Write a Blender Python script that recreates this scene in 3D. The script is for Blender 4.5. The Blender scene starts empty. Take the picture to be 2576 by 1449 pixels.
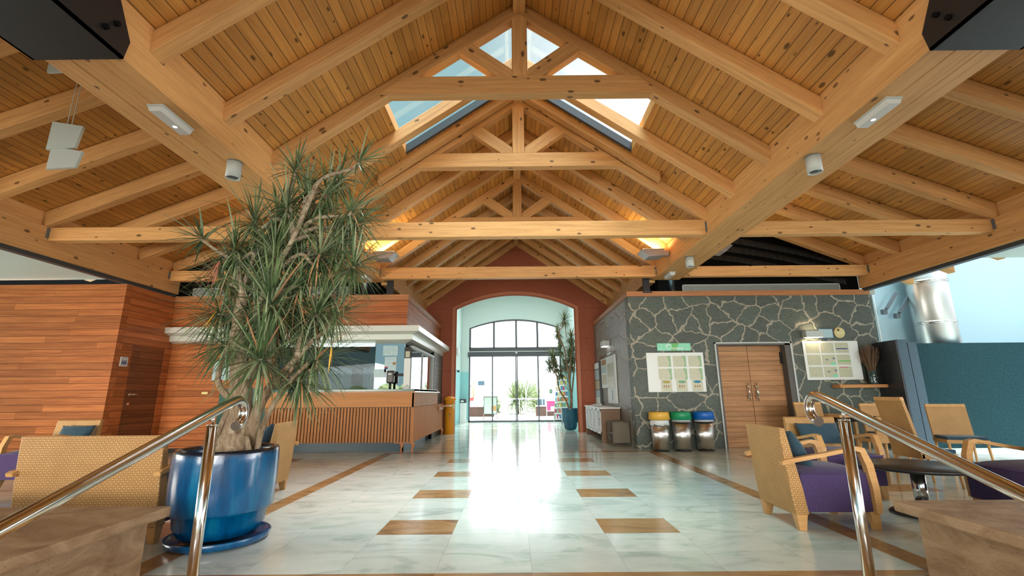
import bpy, bmesh, math, random
from mathutils import Vector, Matrix, Euler
R = math.radians
random.seed(7)
SC = bpy.context.scene
COL = SC.collection

# ------------------------------------------------------------------ camera
cam_d = bpy.data.cameras.new('camera'); cam = bpy.data.objects.new('camera', cam_d); COL.objects.link(cam)
cam_d.sensor_width = 36.0; cam_d.lens = 1154.9 / 2576 * 36.0; cam_d.clip_start = 0.05; cam_d.clip_end = 400
right = Vector((0.9999545, 0.0048809, -0.0081914)); fwd = Vector((-0.0028994, 0.9740208, 0.2264402)); up = Vector((0.0090839, -0.2264062, 0.9739906))
m = Matrix((right, up, -fwd)).transposed().to_4x4(); m.translation = Vector((-0.1122, 0.0, 1.2))
cam.matrix_world = m
SC.camera = cam

# ------------------------------------------------------------------ colour management
SC.view_settings.view_transform = 'Standard'; SC.view_settings.look = 'None'
SC.view_settings.gamma = 1.0; SC.view_settings.use_curve_mapping = False
SC.view_settings.exposure = -0.12
SC.cycles.max_bounces = 7; SC.cycles.diffuse_bounces = 4; SC.cycles.glossy_bounces = 4
SC.cycles.transmission_bounces = 4; SC.cycles.transparent_max_bounces = 12
SC.cycles.use_denoising = True; SC.cycles.sample_clamp_indirect = 6.0
SC.cycles.caustics_reflective = False; SC.cycles.caustics_refractive = False

# ------------------------------------------------------------------ sky: hazy white towards the sea and the sun, cyan to the left and behind
W = bpy.data.worlds.new('world'); SC.world = W; W.use_nodes = True
nt = W.node_tree; nt.nodes.clear()
wo = nt.nodes.new('ShaderNodeOutputWorld'); bg = nt.nodes.new('ShaderNodeBackground')
tc = nt.nodes.new('ShaderNodeTexCoord'); sep = nt.nodes.new('ShaderNodeSeparateXYZ')
nt.links.new(tc.outputs['Generated'], sep.inputs[0])
def wm(op, a, b=None, clamp=False):
    n = nt.nodes.new('ShaderNodeMath'); n.operation = op; n.use_clamp = clamp
    for i, v in enumerate((a, b)):
        if v is None: continue
        if isinstance(v, (int, float)): n.inputs[i].default_value = v
        else: nt.links.new(v, n.inputs[i])
    return n.outputs[0]
# bright factor: strong to +x, strong low over the sea (+y)
fx = wm('MULTIPLY', sep.outputs[0], 3.2)
low = wm('SUBTRACT', 1.0, wm('MULTIPLY', sep.outputs[2], 1.9))
fy = wm('MULTIPLY', wm('MULTIPLY', wm('MAXIMUM', sep.outputs[1], 0.0), wm('MAXIMUM', low, 0.0)), 2.6)
fac = wm('ADD', wm('ADD', fx, 0.28), fy, True)
mx = nt.nodes.new('ShaderNodeMixRGB'); nt.links.new(fac, mx.inputs[0])
mx.inputs[1].default_value = (0.38, 0.64, 0.71, 1); mx.inputs[2].default_value = (1.45, 1.45, 1.55, 1)
nt.links.new(mx.outputs[0], bg.inputs[0]); nt.links.new(wm('ADD', wm('ADD', 1.0, wm('MULTIPLY', fy, 0.7)), wm('MULTIPLY', wm('MAXIMUM', wm('SUBTRACT', sep.outputs[2], 0.76), 0.0), 150.0)), bg.inputs[1])
nt.links.new(bg.outputs[0], wo.inputs[0])

# ------------------------------------------------------------------ sun, daylight through the building's window fronts, added fill lamps
def lamp(kind, name, loc, rot, energy, color=(1, 1, 1), **kw):
    d = bpy.data.lights.new(name, kind); d.energy = energy; d.color = color
    for k, v in kw.items(): setattr(d, k, v)
    o = bpy.data.objects.new(name, d); COL.objects.link(o); o.location = loc; o.rotation_euler = rot
    return o
lamp('SUN', 'sun', (4, 30, 20), (R(-44), 0, R(-6)), 4.0, (1, .95, .86), angle=R(.6))
# window front behind the camera, windows of the left and right side bays
lamp('AREA', 'daylight_front', (0, -3.6, 1.6), (R(86), 0, 0), 146, (1, .95, .87), shape='RECTANGLE', size=6.4, size_y=2.8, spread=R(56))
lamp('AREA', 'daylight_front_left', (-8.4, -3.6, .85), (R(91), 0, R(-4)), 180, (1, .90, .76), shape='RECTANGLE', size=4, size_y=1.1, spread=R(60))
lamp('AREA', 'daylight_front_right', (8.0, -3.6, 1.6), (R(87), 0, R(6)), 90, (1, .96, .90), shape='RECTANGLE', size=4, size_y=2.6, spread=R(60))
lamp('AREA', 'gable_fill', (0, -3.7, 5.1), (R(88), 0, 0), 86, (1, .96, .9), shape='RECTANGLE', size=4.4, size_y=1.1)  # unseen fill added high in the gable to brighten ceiling and girders
lamp('AREA', 'daylight_left', (-11.4, 3.5, 1.3), (R(94), 0, R(-90)), 105, (1, .93, .82), shape='RECTANGLE', size=10, size_y=1.6, spread=R(50))
lamp('AREA', 'daylight_right', (11.4, 3.5, 1.3), (R(94), 0, R(90)), 85, (1, .97, .92), shape='RECTANGLE', size=10, size_y=1.6, spread=R(50))
lamp('AREA', 'lobby_fill', (-.05, 17.4, 6.1), (0, 0, 0), 260, (1, 1, .98), shape='RECTANGLE', size=3.6, size_y=2.2)  # unseen fill added above the arch to brighten the lobby

# ------------------------------------------------------------------ material helpers
class NT:
    def __init__(s, name, rough=.6, metal=0.0, spec=.5, coat=0.0):
        s.m = bpy.data.materials.new(name); s.m.use_nodes = True
        s.t = s.m.node_tree; s.p = s.t.nodes['Principled BSDF']
        s.p.inputs['Roughness'].default_value = rough; s.p.inputs['Metallic'].default_value = metal
        s.p.inputs['Specular IOR Level'].default_value = spec; s.p.inputs['Coat Weight'].default_value = coat
        s.p.inputs['Coat Roughness'].default_value = .08
    def n(s, t, **kw):
        n = s.t.nodes.new(t)
        for k, v in kw.items(): setattr(n, k, v)
        return n
    def lk(s, a, b): s.t.links.new(a, b)
    def _in(s, sock, v):
        if v is None: return
        if hasattr(v, 'is_output'): s.lk(v, sock)
        else: sock.default_value = v
    def obj(s): return s.n('ShaderNodeTexCoord').outputs['Object']
    def rnd(s): return s.n('ShaderNodeObjectInfo').outputs['Random']
    def sep(s, v):
        n = s.n('ShaderNodeSeparateXYZ'); s.lk(v, n.inputs[0]); return n.outputs
    def comb(s, x=0.0, y=0.0, z=0.0):
        n = s.n('ShaderNodeCombineXYZ')
        for i, v in enumerate((x, y, z)): s._in(n.inputs[i], v)
        return n.outputs[0]
    def math(s, op, a, b=None, c=None, clamp=False):
        n = s.n('ShaderNodeMath', operation=op, use_clamp=clamp)
        for i, v in enumerate((a, b, c)): s._in(n.inputs[i], v)
        return n.outputs[0]
    def vmul(s, v, k):
        n = s.n('ShaderNodeVectorMath', operation='MULTIPLY'); s.lk(v, n.inputs[0]); n.inputs[1].default_value = k; return n.outputs[0]
    def vadd(s, a, b):
        n = s.n('ShaderNodeVectorMath', operation='ADD'); s._in(n.inputs[0], a); s._in(n.inputs[1], b); return n.outputs[0]
    def noise(s, v, scale=5.0, detail=3.0, rough=.55, dist=0.0, out='Fac'):
        n = s.n('ShaderNodeTexNoise'); s._in(n.inputs['Vector'], v)
        n.inputs['Scale'].default_value = scale; n.inputs['Detail'].default_value = detail
        n.inputs['Roughness'].default_value = rough; n.inputs['Distortion'].default_value = dist
        return n.outputs[out]
    def white(s, v, out='Value'):
        n = s.n('ShaderNodeTexWhiteNoise', noise_dimensions='3D'); s._in(n.inputs['Vector'], v); return n.outputs[out]
    def voro(s, v, scale=5.0, feature='F1', dim='3D', out='Distance', rand=1.0):
        n = s.n('ShaderNodeTexVoronoi', feature=feature, voronoi_dimensions=dim); s._in(n.inputs['Vector'], v)
        n.inputs['Scale'].default_value = scale; n.inputs['Randomness'].default_value = rand; return n.outputs[out]
    def ramp(s, f, stops):
        n = s.n('ShaderNodeValToRGB'); s.lk(f, n.inputs[0]); e = n.color_ramp.elements
        while len(e) < len(stops): e.new(.5)
        for k, (p, c) in enumerate(stops):
            e[k].position = p; e[k].color = (c if len(c) == 4 else (*c, 1)) if isinstance(c, tuple) else (c, c, c, 1)
        return n.outputs[0]
    def mix(s, f, a, b, blend='MIX'):
        n = s.n('ShaderNodeMixRGB', blend_type=blend); s._in(n.inputs[0], f)
        for i, v in ((1, a), (2, b)):
            if isinstance(v, tuple): n.inputs[i].default_value = (*v[:3], 1)
            else: s._in(n.inputs[i], v)
        return n.outputs[0]
    def bump(s, h, strength=.3, dist=.01):
        n = s.n('ShaderNodeBump'); s.lk(h, n.inputs['Height']); n.inputs['Strength'].default_value = strength
        n.inputs['Distance'].default_value = dist; s.lk(n.outputs[0], s.p.inputs['Normal'])
    def col(s, c):
        if isinstance(c, tuple): s.p.inputs['Base Color'].default_value = (*c[:3], 1)
        else: s.lk(c, s.p.inputs['Base Color'])
        return s.m

def srgb(r, g, b):
    f = lambda c: ((c / 255 + .055) / 1.055) ** 2.4 if c > 10 else c / 255 / 12.92
    return (f(r), f(g), f(b))

def plain(name, c, rough=.6, metal=0.0, spec=.5, coat=0.0, var=.0, scale=8):
    t = NT(name, rough, metal, spec, coat)
    if var:
        f = t.noise(t.obj(), scale, 4)
        return t.col(t.mix(f, tuple(x * (1 - var) for x in c), tuple(min(1, x * (1 + var)) for x in c)))
    return t.col(c)

def wood(name, dark, light, board=None, length=2.4, groove=.004, knots=0.0, rough=.5, tone=.12, spec=.4, grain=1.0, axis='Y'):
    """grain along local X, boards stacked along local Y"""
    t = NT(name, rough, 0, spec)
    o = t.vadd(t.obj(), t.comb(t.math('MULTIPLY', t.rnd(), 57.3), 0.0, t.math('MULTIPLY', t.rnd(), 13.1))) if not board else t.obj()
    x, y, z = t.sep(o)
    if axis == 'Z': y, z = z, y
    if board:
        by = t.math('DIVIDE', y, board); iy = t.math('FLOOR', by); fy_ = t.math('SUBTRACT', by, iy)
        r1 = t.white(t.comb(iy, 3.3, 1.7))
        bx = t.math('DIVIDE', t.math('ADD', x, t.math('MULTIPLY', r1, length * 3)), length); ix = t.math('FLOOR', bx)
        fx_ = t.math('SUBTRACT', bx, ix)
        r2 = t.white(t.comb(iy, ix, 7.7))
        off = t.comb(t.math('MULTIPLY', r2, 91.0), t.math('MULTIPLY', r1, 17.0), t.math('MULTIPLY', r2, 5.0))
    else:
        r2 = t.rnd(); off = None
    v = t.comb(x, y, z)
    if off is not None: v = t.vadd(v, off)
    warp = t.noise(t.vmul(v, (.8, 3, 3)), 1.0, 2)
    v2 = t.vadd(v, t.comb(0.0, t.math('MULTIPLY', warp, .09), t.math('MULTIPLY', warp, .05)))
    g1 = t.noise(t.vmul(v2, (1.1, 26, 26)), 1.0 * grain, 4, .6)
    g2 = t.noise(t.vmul(v2, (5, 130, 130)), 1.0, 2, .5)
    g = t.math('ADD', t.math('MULTIPLY', g1, .75), t.math('MULTIPLY', g2, .25))
    c = t.ramp(g, [(.28, dark), (.5, tuple((a + b) / 2 for a, b in zip(dark, light))), (.72, light)])
    tn = t.math('ADD', 1 - tone, t.math('MULTIPLY', r2, tone * 2))
    hs = t.n('ShaderNodeHueSaturation'); t.lk(tn, hs.inputs['Value']); t.lk(c, hs.inputs['Color']); c = hs.outputs[0]
    if knots:
        kv = t.vmul(v, (5.5, 11.5, 11.5))
        d = t.voro(kv, 1.0, 'F1', '3D'); kc = t.voro(kv, 1.0, 'F1', '3D', 'Color')
        ks = t.sep(kc)[0]
        size = t.math('MULTIPLY', t.math('SUBTRACT', ks, 1 - knots, clamp=True), .33 / knots)
        k = t.math('SUBTRACT', 1.0, t.math('DIVIDE', d, t.math('ADD', size, .0001)), clamp=True)
        k = t.math('MULTIPLY', t.math('MULTIPLY', k, 3.0, clamp=True), .85)
        c = t.mix(k, c, tuple(x * .16 for x in dark))
    if board:
        e = t.math('MINIMUM', fy_, t.math('SUBTRACT', 1.0, fy_))
        gl = t.math('LESS_THAN', e, groove / board)
        e2 = t.math('MINIMUM', fx_, t.math('SUBTRACT', 1.0, fx_))
        gl2 = t.math('LESS_THAN', e2, groove * .5 / length)
        gr = t.math('MAXIMUM', gl, t.math('MULTIPLY', gl2, .6))
        c = t.mix(t.math('MULTIPLY', gr, .8), c, tuple(x * .12 for x in dark))
        t.bump(t.math('SUBTRACT', t.math('MULTIPLY', g, .15), gr), .5, .006)
    else:
        t.bump(g, .12, .004)
    return t.col(c)

def glass(name, tint=(1, 1, 1), refl=1.0, base=.04):
    m = bpy.data.materials.new(name); m.use_nodes = True; t = m.node_tree; t.nodes.clear()
    o = t.nodes.new('ShaderNodeOutputMaterial'); a = t.nodes.new('ShaderNodeBsdfTransparent'); b = t.nodes.new('ShaderNodeBsdfGlossy')
    b.inputs['Roughness'].default_value = .01; a.inputs[0].default_value = (*tint, 1)
    lw = t.nodes.new('ShaderNodeLayerWeight'); lw.inputs[0].default_value = .5
    f = t.nodes.new('ShaderNodeMath'); f.operation = 'POWER'; f.inputs[1].default_value = 4.0; t.links.new(lw.outputs['Facing'], f.inputs[0])
    mm = t.nodes.new('ShaderNodeMath'); mm.operation = 'MULTIPLY_ADD'; mm.inputs[1].default_value = refl; mm.inputs[2].default_value = base; mm.use_clamp = True
    x = t.nodes.new('ShaderNodeMixShader')
    t.links.new(f.outputs[0], mm.inputs[0]); t.links.new(mm.outputs[0], x.inputs[0])
    t.links.new(a.outputs[0], x.inputs[1]); t.links.new(b.outputs[0], x.inputs[2]); t.links.new(x.outputs[0], o.inputs[0])
    return m

def emis(name, c, s):
    m = bpy.data.materials.new(name); m.use_nodes = True
    p = m.node_tree.nodes['Principled BSDF']; p.inputs['Base Color'].default_value = (*c, 1)
    p.inputs['Emission Color'].default_value = (*c, 1); p.inputs['Emission Strength'].default_value = s
    return m

M = {}
M['beam'] = wood('pine_beam', (.50, .25, .085), (.76, .44, .175), knots=.30, rough=.55, tone=.10)
M['board'] = wood('pine_boards', (.42, .18, .038), (.66, .325, .08), board=.112, length=3.1, groove=.0045, knots=.42, rough=.5, tone=.16)
M['clad'] = wood('hardwood_cladding', (.25, .066, .017), (.52, .18, .055), board=.135, length=2.6, groove=.004, spec=.25, rough=.42, tone=.22, grain=.8)
M['cladtrim'] = wood('hardwood_trim', (.33, .125, .045), (.52, .24, .10), rough=.4, tone=.06)
M['counter_wood'] = wood('counter_veneer', (.42, .18, .065), (.56, .265, .10), rough=.55, tone=.05, grain=.5, spec=.2)
M['slat'] = wood('slat_wood', (.34, .145, .055), (.58, .26, .10), rough=.6, tone=.22, spec=.2)
M['oak'] = wood('oak_door', (.28, .13, .052), (.55, .30, .14), board=.113, length=9, groove=.003, spec=.25, rough=.5, tone=.10, grain=.7)
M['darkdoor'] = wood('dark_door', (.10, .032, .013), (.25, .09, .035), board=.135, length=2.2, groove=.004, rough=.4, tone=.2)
M['chairwood'] = wood('chair_wood', (.50, .26, .09), (.66, .39, .16), rough=.35, tone=.06)
M['cane'] = wood('cane', (.42, .20, .09), (.66, .40, .22), board=.018, length=3, groove=.002, rough=.5, tone=.15)
M['planter'] = wood('planter_wood', (.14, .05, .03), (.30, .14, .09), board=.1, length=1.2, rough=.6, tone=.2)
M['steel'] = plain('polished_steel', (.72, .71, .68), .13, 1.0)
M['brushed'] = plain('brushed_steel', (.74, .74, .72), .36, 1.0)
M['alu'] = plain('anodised_frame', srgb(62, 68, 74), .45, .2)
_t = NT('bin_steel', .30, 1.0); _t.col((.74, .74, .72)); _t.p.inputs['Anisotropic'].default_value = .85
_g = _t.n('ShaderNodeTangent', direction_type='RADIAL', axis='Z'); _t.lk(_g.outputs[0], _t.p.inputs['Tangent'])
M['binsteel'] = _t.m
M['galv'] = plain('galvanised', (.16, .19, .21), .5, .6)
M['black'] = plain('black_void', (.004, .004, .004), .9, spec=.1)
M['blackmetal'] = plain('black_metal', (.012, .012, .013), .5, .2, var=.2)
M['blackplastic'] = plain('black_plastic', (.015, .016, .018), .35)
M['canopy'] = plain('canopy_metal', (.68, .72, .66), .25, .2)
M['white'] = plain('white_plastic', (.72, .75, .74), .4)
M['fixture'] = plain('fixture_grey', (.47, .52, .50), .45)
M['floodgrey'] = plain('floodlight_grey', (.36, .37, .39), .4, .3)
M['frost'] = plain('frosted_cover', (.62, .66, .66), .25)
M['lens'] = plain('lamp_lens', (.10, .14, .18), .12, .4)
M['teal_paint'] = plain('teal_base', srgb(28, 62, 76), .45, var=.12)
M['granite'] = plain('green_granite', srgb(52, 96, 92), .25, var=.35, scale=60)
M['greenpanel'] = plain('green_stone_panel', srgb(48, 88, 78), .3, var=.45, scale=14)
M['purple'] = None
M['glass'] = glass('window_glass', (.96, .99, .98), 1.0, .0)
M['glass_dark'] = glass('reception_glass', (.62, .68, .68), 1.6, .07)
M['glass_mirror'] = glass('reflective_glass', (.35, .42, .45), 1.0, .62)
M['glass_tint'] = glass('tinted_glass', (.16, .21, .20), 1.0, .0)
M['yellow'] = plain('post_yellow', srgb(226, 148, 30), .38)
M['lid_yellow'] = plain('lid_yellow', srgb(214, 168, 62), .4)
M['lid_green'] = plain('lid_green', srgb(0, 136, 88), .4)
M['lid_blue'] = plain('lid_blue', srgb(0, 92, 178), .4)
M['bag'] = plain('bin_liner', (.62, .68, .70), .35, var=.1)
M['pink'] = plain('poster_pink', srgb(190, 40, 90), .5)
M['red'] = plain('red_cloth', srgb(205, 60, 50), .6)
M['signgreen'] = plain('sign_mint', srgb(118, 204, 168), .35)
M['signgreen2'] = plain('sign_green', srgb(80, 172, 78), .35)
M['cream'] = plain('cream', srgb(226, 214, 150), .5)
M['label'] = plain('paper_white', (.72, .77, .76), .5)
M['bluepaint'] = plain('blue_print', srgb(40, 60, 120), .5)
M['teal_fabric'] = None

# fabrics
def fabric(name, c, var=.25):
    t = NT(name, .9, 0, .15); o = t.obj()
    w = t.noise(t.vmul(o, (420, 420, 60)), 1.0, 1); w2 = t.noise(t.vmul(o, (60, 60, 420)), 1.0, 1)
    f = t.math('ADD', t.math('MULTIPLY', w, .5), t.math('MULTIPLY', w2, .5))
    t.bump(f, .25, .002)
    t.p.inputs['Sheen Weight'].default_value = .15
    return t.col(t.ramp(f, [(.35, tuple(x * (1 - var) for x in c)), (.65, tuple(x * (1 + var) for x in c))]))
M['purple'] = fabric('purple_fabric', srgb(72, 58, 96))
M['teal_fabric'] = fabric('teal_fabric', srgb(50, 74, 88))

def rattan(name, c1, c2, s=.019):
    t = NT(name, .5, 0, .4); x, y, z = t.sep(t.obj())
    a = t.math('DIVIDE', t.math('ADD', x, y), s); b = t.math('DIVIDE', z, s)
    a = t.math('ADD', a, t.math('MULTIPLY', b, .15))
    ia = t.math('FLOOR', a); ib = t.math('FLOOR', b)
    ck = t.math('MODULO', t.math('ABSOLUTE', t.math('ADD', ia, ib)), 2.0)
    sa = t.math('ABSOLUTE', t.math('SINE', t.math('MULTIPLY', a, math.pi))); sb = t.math('ABSOLUTE', t.math('SINE', t.math('MULTIPLY', b, math.pi)))
    h = t.math('ADD', t.math('MULTIPLY', ck, t.math('MULTIPLY', sa, sb)), t.math('MULTIPLY', t.math('SUBTRACT', 1.0, ck), t.math('MULTIPLY', t.math('MULTIPLY', sa, sb), .55)))
    n = t.noise(t.obj(), 6, 3)
    c = t.mix(h, c1, c2); c = t.mix(t.math('MULTIPLY', n, .5), c, tuple(x * .6 for x in c1))
    t.bump(h, .6, .004)
    return t.col(c)
M['rattan'] = rattan('woven_rattan', (.36, .18, .055), (.78, .49, .19))
M['rattan_dark'] = rattan('grey_wicker', (.10, .085, .06), (.30, .26, .20), .012)

# crazy paving slate
def crazy(name, stone1, stone2, mortar, sc=2.15, thick=.03, rough=.55, bump=.5):
    t = NT(name, rough, 0, .45); x, y, z = t.sep(t.obj())
    v = t.comb(t.math('ADD', x, y), t.math('MULTIPLY', z, 1.1), 0.0)
    wp = t.noise(v, 3.0, 4, out='Color'); wp = t.vmul(wp, (.36, .36, 0))
    v = t.vadd(v, wp)
    d = t.voro(v, sc, 'DISTANCE_TO_EDGE', '2D'); cc = t.voro(v, sc, 'F1', '2D', 'Color')
    nn = t.noise(t.vmul(t.comb(x, y, z), (1, 1, 1)), 9, 5, .7)
    thr = t.math('ADD', thick * .45, t.math('MULTIPLY', nn, thick * 1.1))
    e = t.math('LESS_THAN', d, thr)
    st = t.mix(t.sep(cc)[0], stone1, stone2)
    sm = t.noise(t.vmul(t.comb(x, y, z), (3, 3, 7)), 3.0, 6, .75, 1.5)
    st = t.mix(t.math('MULTIPLY', t.math('SUBTRACT', sm, .25, clamp=True), 1.7, clamp=True), t.mix(.25, st, mortar), tuple(c * .3 for c in stone1))
    mo = t.mix(t.noise(t.obj(), 30, 3), tuple(c * .75 for c in mortar), mortar)
    hgt = t.math('ADD', t.math('MULTIPLY', t.math('MINIMUM', d, .09), 5.0), t.math('MULTIPLY', sm, .35))
    t.bump(hgt, bump, .03)
    return t.col(t.mix(e, st, mo))
M['slate'] = crazy('slate_crazy_paving', srgb(66, 90, 84), srgb(42, 62, 62), srgb(160, 156, 140), thick=.036)
M['slate_side'] = crazy('slate_side_wall', srgb(160, 154, 144), srgb(122, 120, 112), srgb(172, 164, 152), sc=1.6, thick=.008, rough=.36, bump=1.0)
t = NT('slate_tiles', .35, 0, .5); x, y, z = t.sep(t.obj())
gz = t.math('FRACT', t.math('DIVIDE', z, .3)); gx = t.math('FRACT', t.math('DIVIDE', t.math('ADD', x, y), .6))
ln = t.math('MAXIMUM', t.math('LESS_THAN', gz, .012), t.math('LESS_THAN', gx, .005))
M['slatetile'] = t.col(t.mix(ln, t.mix(t.noise(t.vmul(t.obj(), (1, 1, 12)), 6, 4), (.008, .008, .010), (.035, .04, .05)), (.06, .065, .07)))
M['bluegrey'] = plain('blue_grey', srgb(62, 84, 98), .4, var=.15, scale=20)  # plain blue grey, also standing in for sheen on the pier front
t = NT('red_volcanic_stucco', .9, 0, .2)
f = t.noise(t.obj(), 90, 4, .7); f2 = t.voro(t.obj(), 60, 'F1', '3D')
c = t.ramp(f, [(.3, srgb(132, 70, 52)), (.6, srgb(174, 104, 80)), (.8, srgb(200, 138, 112))])
t.bump(f, .5, .006); xx = t.sep(t.obj())
jn = t.math('LESS_THAN', t.math('FRACT', t.math('DIVIDE', t.math('ADD', xx[2], .12), 1.05)), .006)
M['porphyry'] = t.col(t.mix(jn, c, srgb(60, 30, 24)))
M['terracotta'] = plain('terracotta_trim', srgb(186, 118, 86), .6, var=.15, scale=30)
t = NT('lobby_paint', .7, 0, .3); z = t.sep(t.obj())[2]
M['lobby'] = t.col(t.mix(t.math('LESS_THAN', z, 2.25), srgb(184, 204, 200), srgb(140, 194, 196)))
M['lobbywhite'] = plain('lobby_white_paint', srgb(214, 228, 224), .7)
M['tealwall'] = None
t = NT('teal_stucco', .8, 0, .2); f = t.noise(t.obj(), 26, 5, .75); t.bump(f, .8, .02)
M['tealwall'] = t.col(t.ramp(f, [(.3, srgb(10, 36, 44)), (.7, srgb(26, 66, 70))]))
M['outwhite'] = plain('white_panel_wall', srgb(168, 196, 204), .5)
M['stone_cap'] = None
t = NT('parapet_limestone', .55, 0, .35); f = t.noise(t.vmul(t.obj(), (1, 1, 2.2)), 3, 6, .7, 1.0); g = t.noise(t.obj(), 70, 3)
c = t.ramp(f, [(.3, srgb(128, 100, 72)), (.55, srgb(168, 142, 112)), (.8, srgb(186, 164, 136))])
M['stone_cap'] = t.col(t.mix(t.math('MULTIPLY', t.math('LESS_THAN', g, .32), .6), c, srgb(80, 60, 44))); t.bump(g, .2, .004)

# marble floor
def marble(name, a, b, vein, rough, brown=False):
    t = NT(name, rough, 0, .5, .0); x, y, z = t.sep(t.obj())
    ix = t.math('FLOOR', t.math('DIVIDE', x, .675)); yy = t.math('SUBTRACT', y, 4.45); iy = t.math('FLOOR', t.math('DIVIDE', yy, .49))
    r = t.white(t.comb(ix, iy, 2.0)); r2 = t.white(t.comb(ix, iy, 9.0))
    v = t.vadd(t.comb(x, y, 0.0), t.comb(t.math('MULTIPLY', r, 40), t.math('MULTIPLY', r2, 40), 0.0))
    n1 = t.noise(t.vmul(v, (1, 2.2, 1)), 1.3, 6, .65, 1.4); n2 = t.noise(v, 14, 4, .6)
    c = t.ramp(n1, [(.32, vein), (.47, b), (.7, a)])
    c = t.mix(t.math('MULTIPLY', n2, .25), c, b)
    hs = t.n('ShaderNodeHueSaturation'); t.lk(t.math('ADD', .94, t.math('MULTIPLY', r, .12)), hs.inputs['Value']); t.lk(c, hs.inputs['Color']); c = hs.outputs[0]
    fx_ = t.math('FRACT', t.math('DIVIDE', x, .675)); fy_ = t.math('FRACT', t.math('DIVIDE', yy, .49))
    jx = t.math('LESS_THAN', t.math('MINIMUM', fx_, t.math('SUBTRACT', 1.0, fx_)), .0022)
    jy = t.math('LESS_THAN', t.math('MINIMUM', fy_, t.math('SUBTRACT', 1.0, fy_)), .0022)
    c = t.mix(t.math('MULTIPLY', t.math('MAXIMUM', jx, jy), .55), c, srgb(120, 124, 116))
    wv = t.noise(t.vmul(t.obj(), (1, 1, 1)), 1.1, 2); t.bump(wv, .05, .02)
    rr = t.math('ADD', rough, t.math('MULTIPLY', n2, .05)); t.lk(rr, t.p.inputs['Roughness'])
    return t.col(c)
M['marble'] = marble('white_marble', srgb(224, 230, 220), srgb(208, 218, 208), srgb(172, 186, 176), .10)
M['brownmarble'] = marble('brown_marble', srgb(186, 150, 104), srgb(166, 128, 84), srgb(122, 88, 56), .16)
M['terrace'] = plain('terrace_paving', srgb(226, 216, 208), .75, var=.08, scale=3)
M['ground'] = plain('ground', srgb(84, 82, 76), .9, var=.15, scale=.7)

# plants and ceramic
t = NT('dracaena_leaf', .42, 0, .45); o = t.obj(); f = t.noise(o, 4.5, 3)
c = t.ramp(f, [(.3, srgb(44, 62, 38)), (.5, srgb(80, 104, 66)), (.72, srgb(124, 144, 96))])
t.p.inputs['Transmission Weight'].default_value = 0; M['leaf'] = t.col(c)
M['leaflight'] = plain('pale_leaf', srgb(132, 146, 112), .45, var=.2)
M['leafdry'] = plain('dry_leaf', srgb(176, 130, 92), .7, var=.3)
M['leafyellow'] = plain('yellow_leaf', srgb(206, 160, 60), .6)
M['palmleaf'] = plain('palm_leaf', srgb(128, 138, 92), .5, var=.35, scale=3)
t = NT('bark', .85, 0, .2); o = t.obj(); f = t.noise(t.vmul(o, (1, 1, .35)), 16, 6, .75, .6); t.bump(f, 1.0, .03)
M['bark'] = t.col(t.ramp(f, [(.3, srgb(84, 66, 48)), (.5, srgb(146, 126, 102)), (.72, srgb(188, 172, 148))]))
t = NT('branch_bark', .8, 0, .2); o = t.obj(); z = t.sep(o)[2]
rg = t.math('SINE', t.math('MULTIPLY', z, 330)); f = t.noise(o, 20, 3); t.bump(t.math('ADD', rg, f), .35, .004)
M['branch'] = t.col(t.ramp(f, [(.3, srgb(120, 104, 84)), (.7, srgb(178, 164, 140))]))
t = NT('glazed_blue', .2, 0, .5, .35); o = t.obj(); f = t.noise(t.vmul(o, (5, 5, .8)), 1.6, 4, .6); zz = t.sep(o)[2]
c = t.ramp(f, [(.3, srgb(0, 48, 88)), (.55, srgb(0, 82, 132)), (.78, srgb(14, 116, 156))])
M['pot'] = t.col(t.mix(t.math('MULTIPLY', t.math('SUBTRACT', zz, .705, clamp=True), 26.0, clamp=True), c, srgb(14, 20, 34)))
f2 = t.noise(t.vmul(o, (9, 9, 5)), 1.2, 3); t.bump(f2, .12, .02)
t = NT('glazed_teal', .2, 0, .5, .4); f = t.noise(t.vmul(t.obj(), (4, 4, 1)), 2, 3); M['pot2'] = t.col(t.ramp(f, [(.3, srgb(24, 72, 98)), (.7, srgb(44, 108, 134))]))
M['soil'] = plain('soil', (.03, .02, .014), .95, var=.4, scale=40)

# printed sheets: faint lines of text
def paper(name, base, ink, pitch=.022, fill=.45, seed=1.0):
    t = NT(name, .35, 0, .4); x, y, z = t.sep(t.obj()); u = t.math('ADD', x, y)
    b = t.math('DIVIDE', z, pitch); iz = t.math('FLOOR', b); fz = t.math('FRACT', b)
    w = t.white(t.comb(t.math('FLOOR', t.math('DIVIDE', u, .013)), iz, seed))
    ln = t.math('MULTIPLY', t.math('LESS_THAN', fz, fill), t.math('GREATER_THAN', w, .25))
    return t.col(t.mix(t.math('MULTIPLY', ln, .4), base, ink))
M['paper'] = paper('printed_sheet', srgb(188, 190, 164), srgb(110, 116, 100))
M['paperblue'] = paper('printed_notice', srgb(176, 208, 214), srgb(60, 90, 110), .018)
M['blackboard'] = plain('menu_board', srgb(150, 158, 146), .5, var=.25, scale=12)
M['foodphoto'] = plain('food_photo', srgb(150, 110, 60), .5, var=.7, scale=30)

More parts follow.
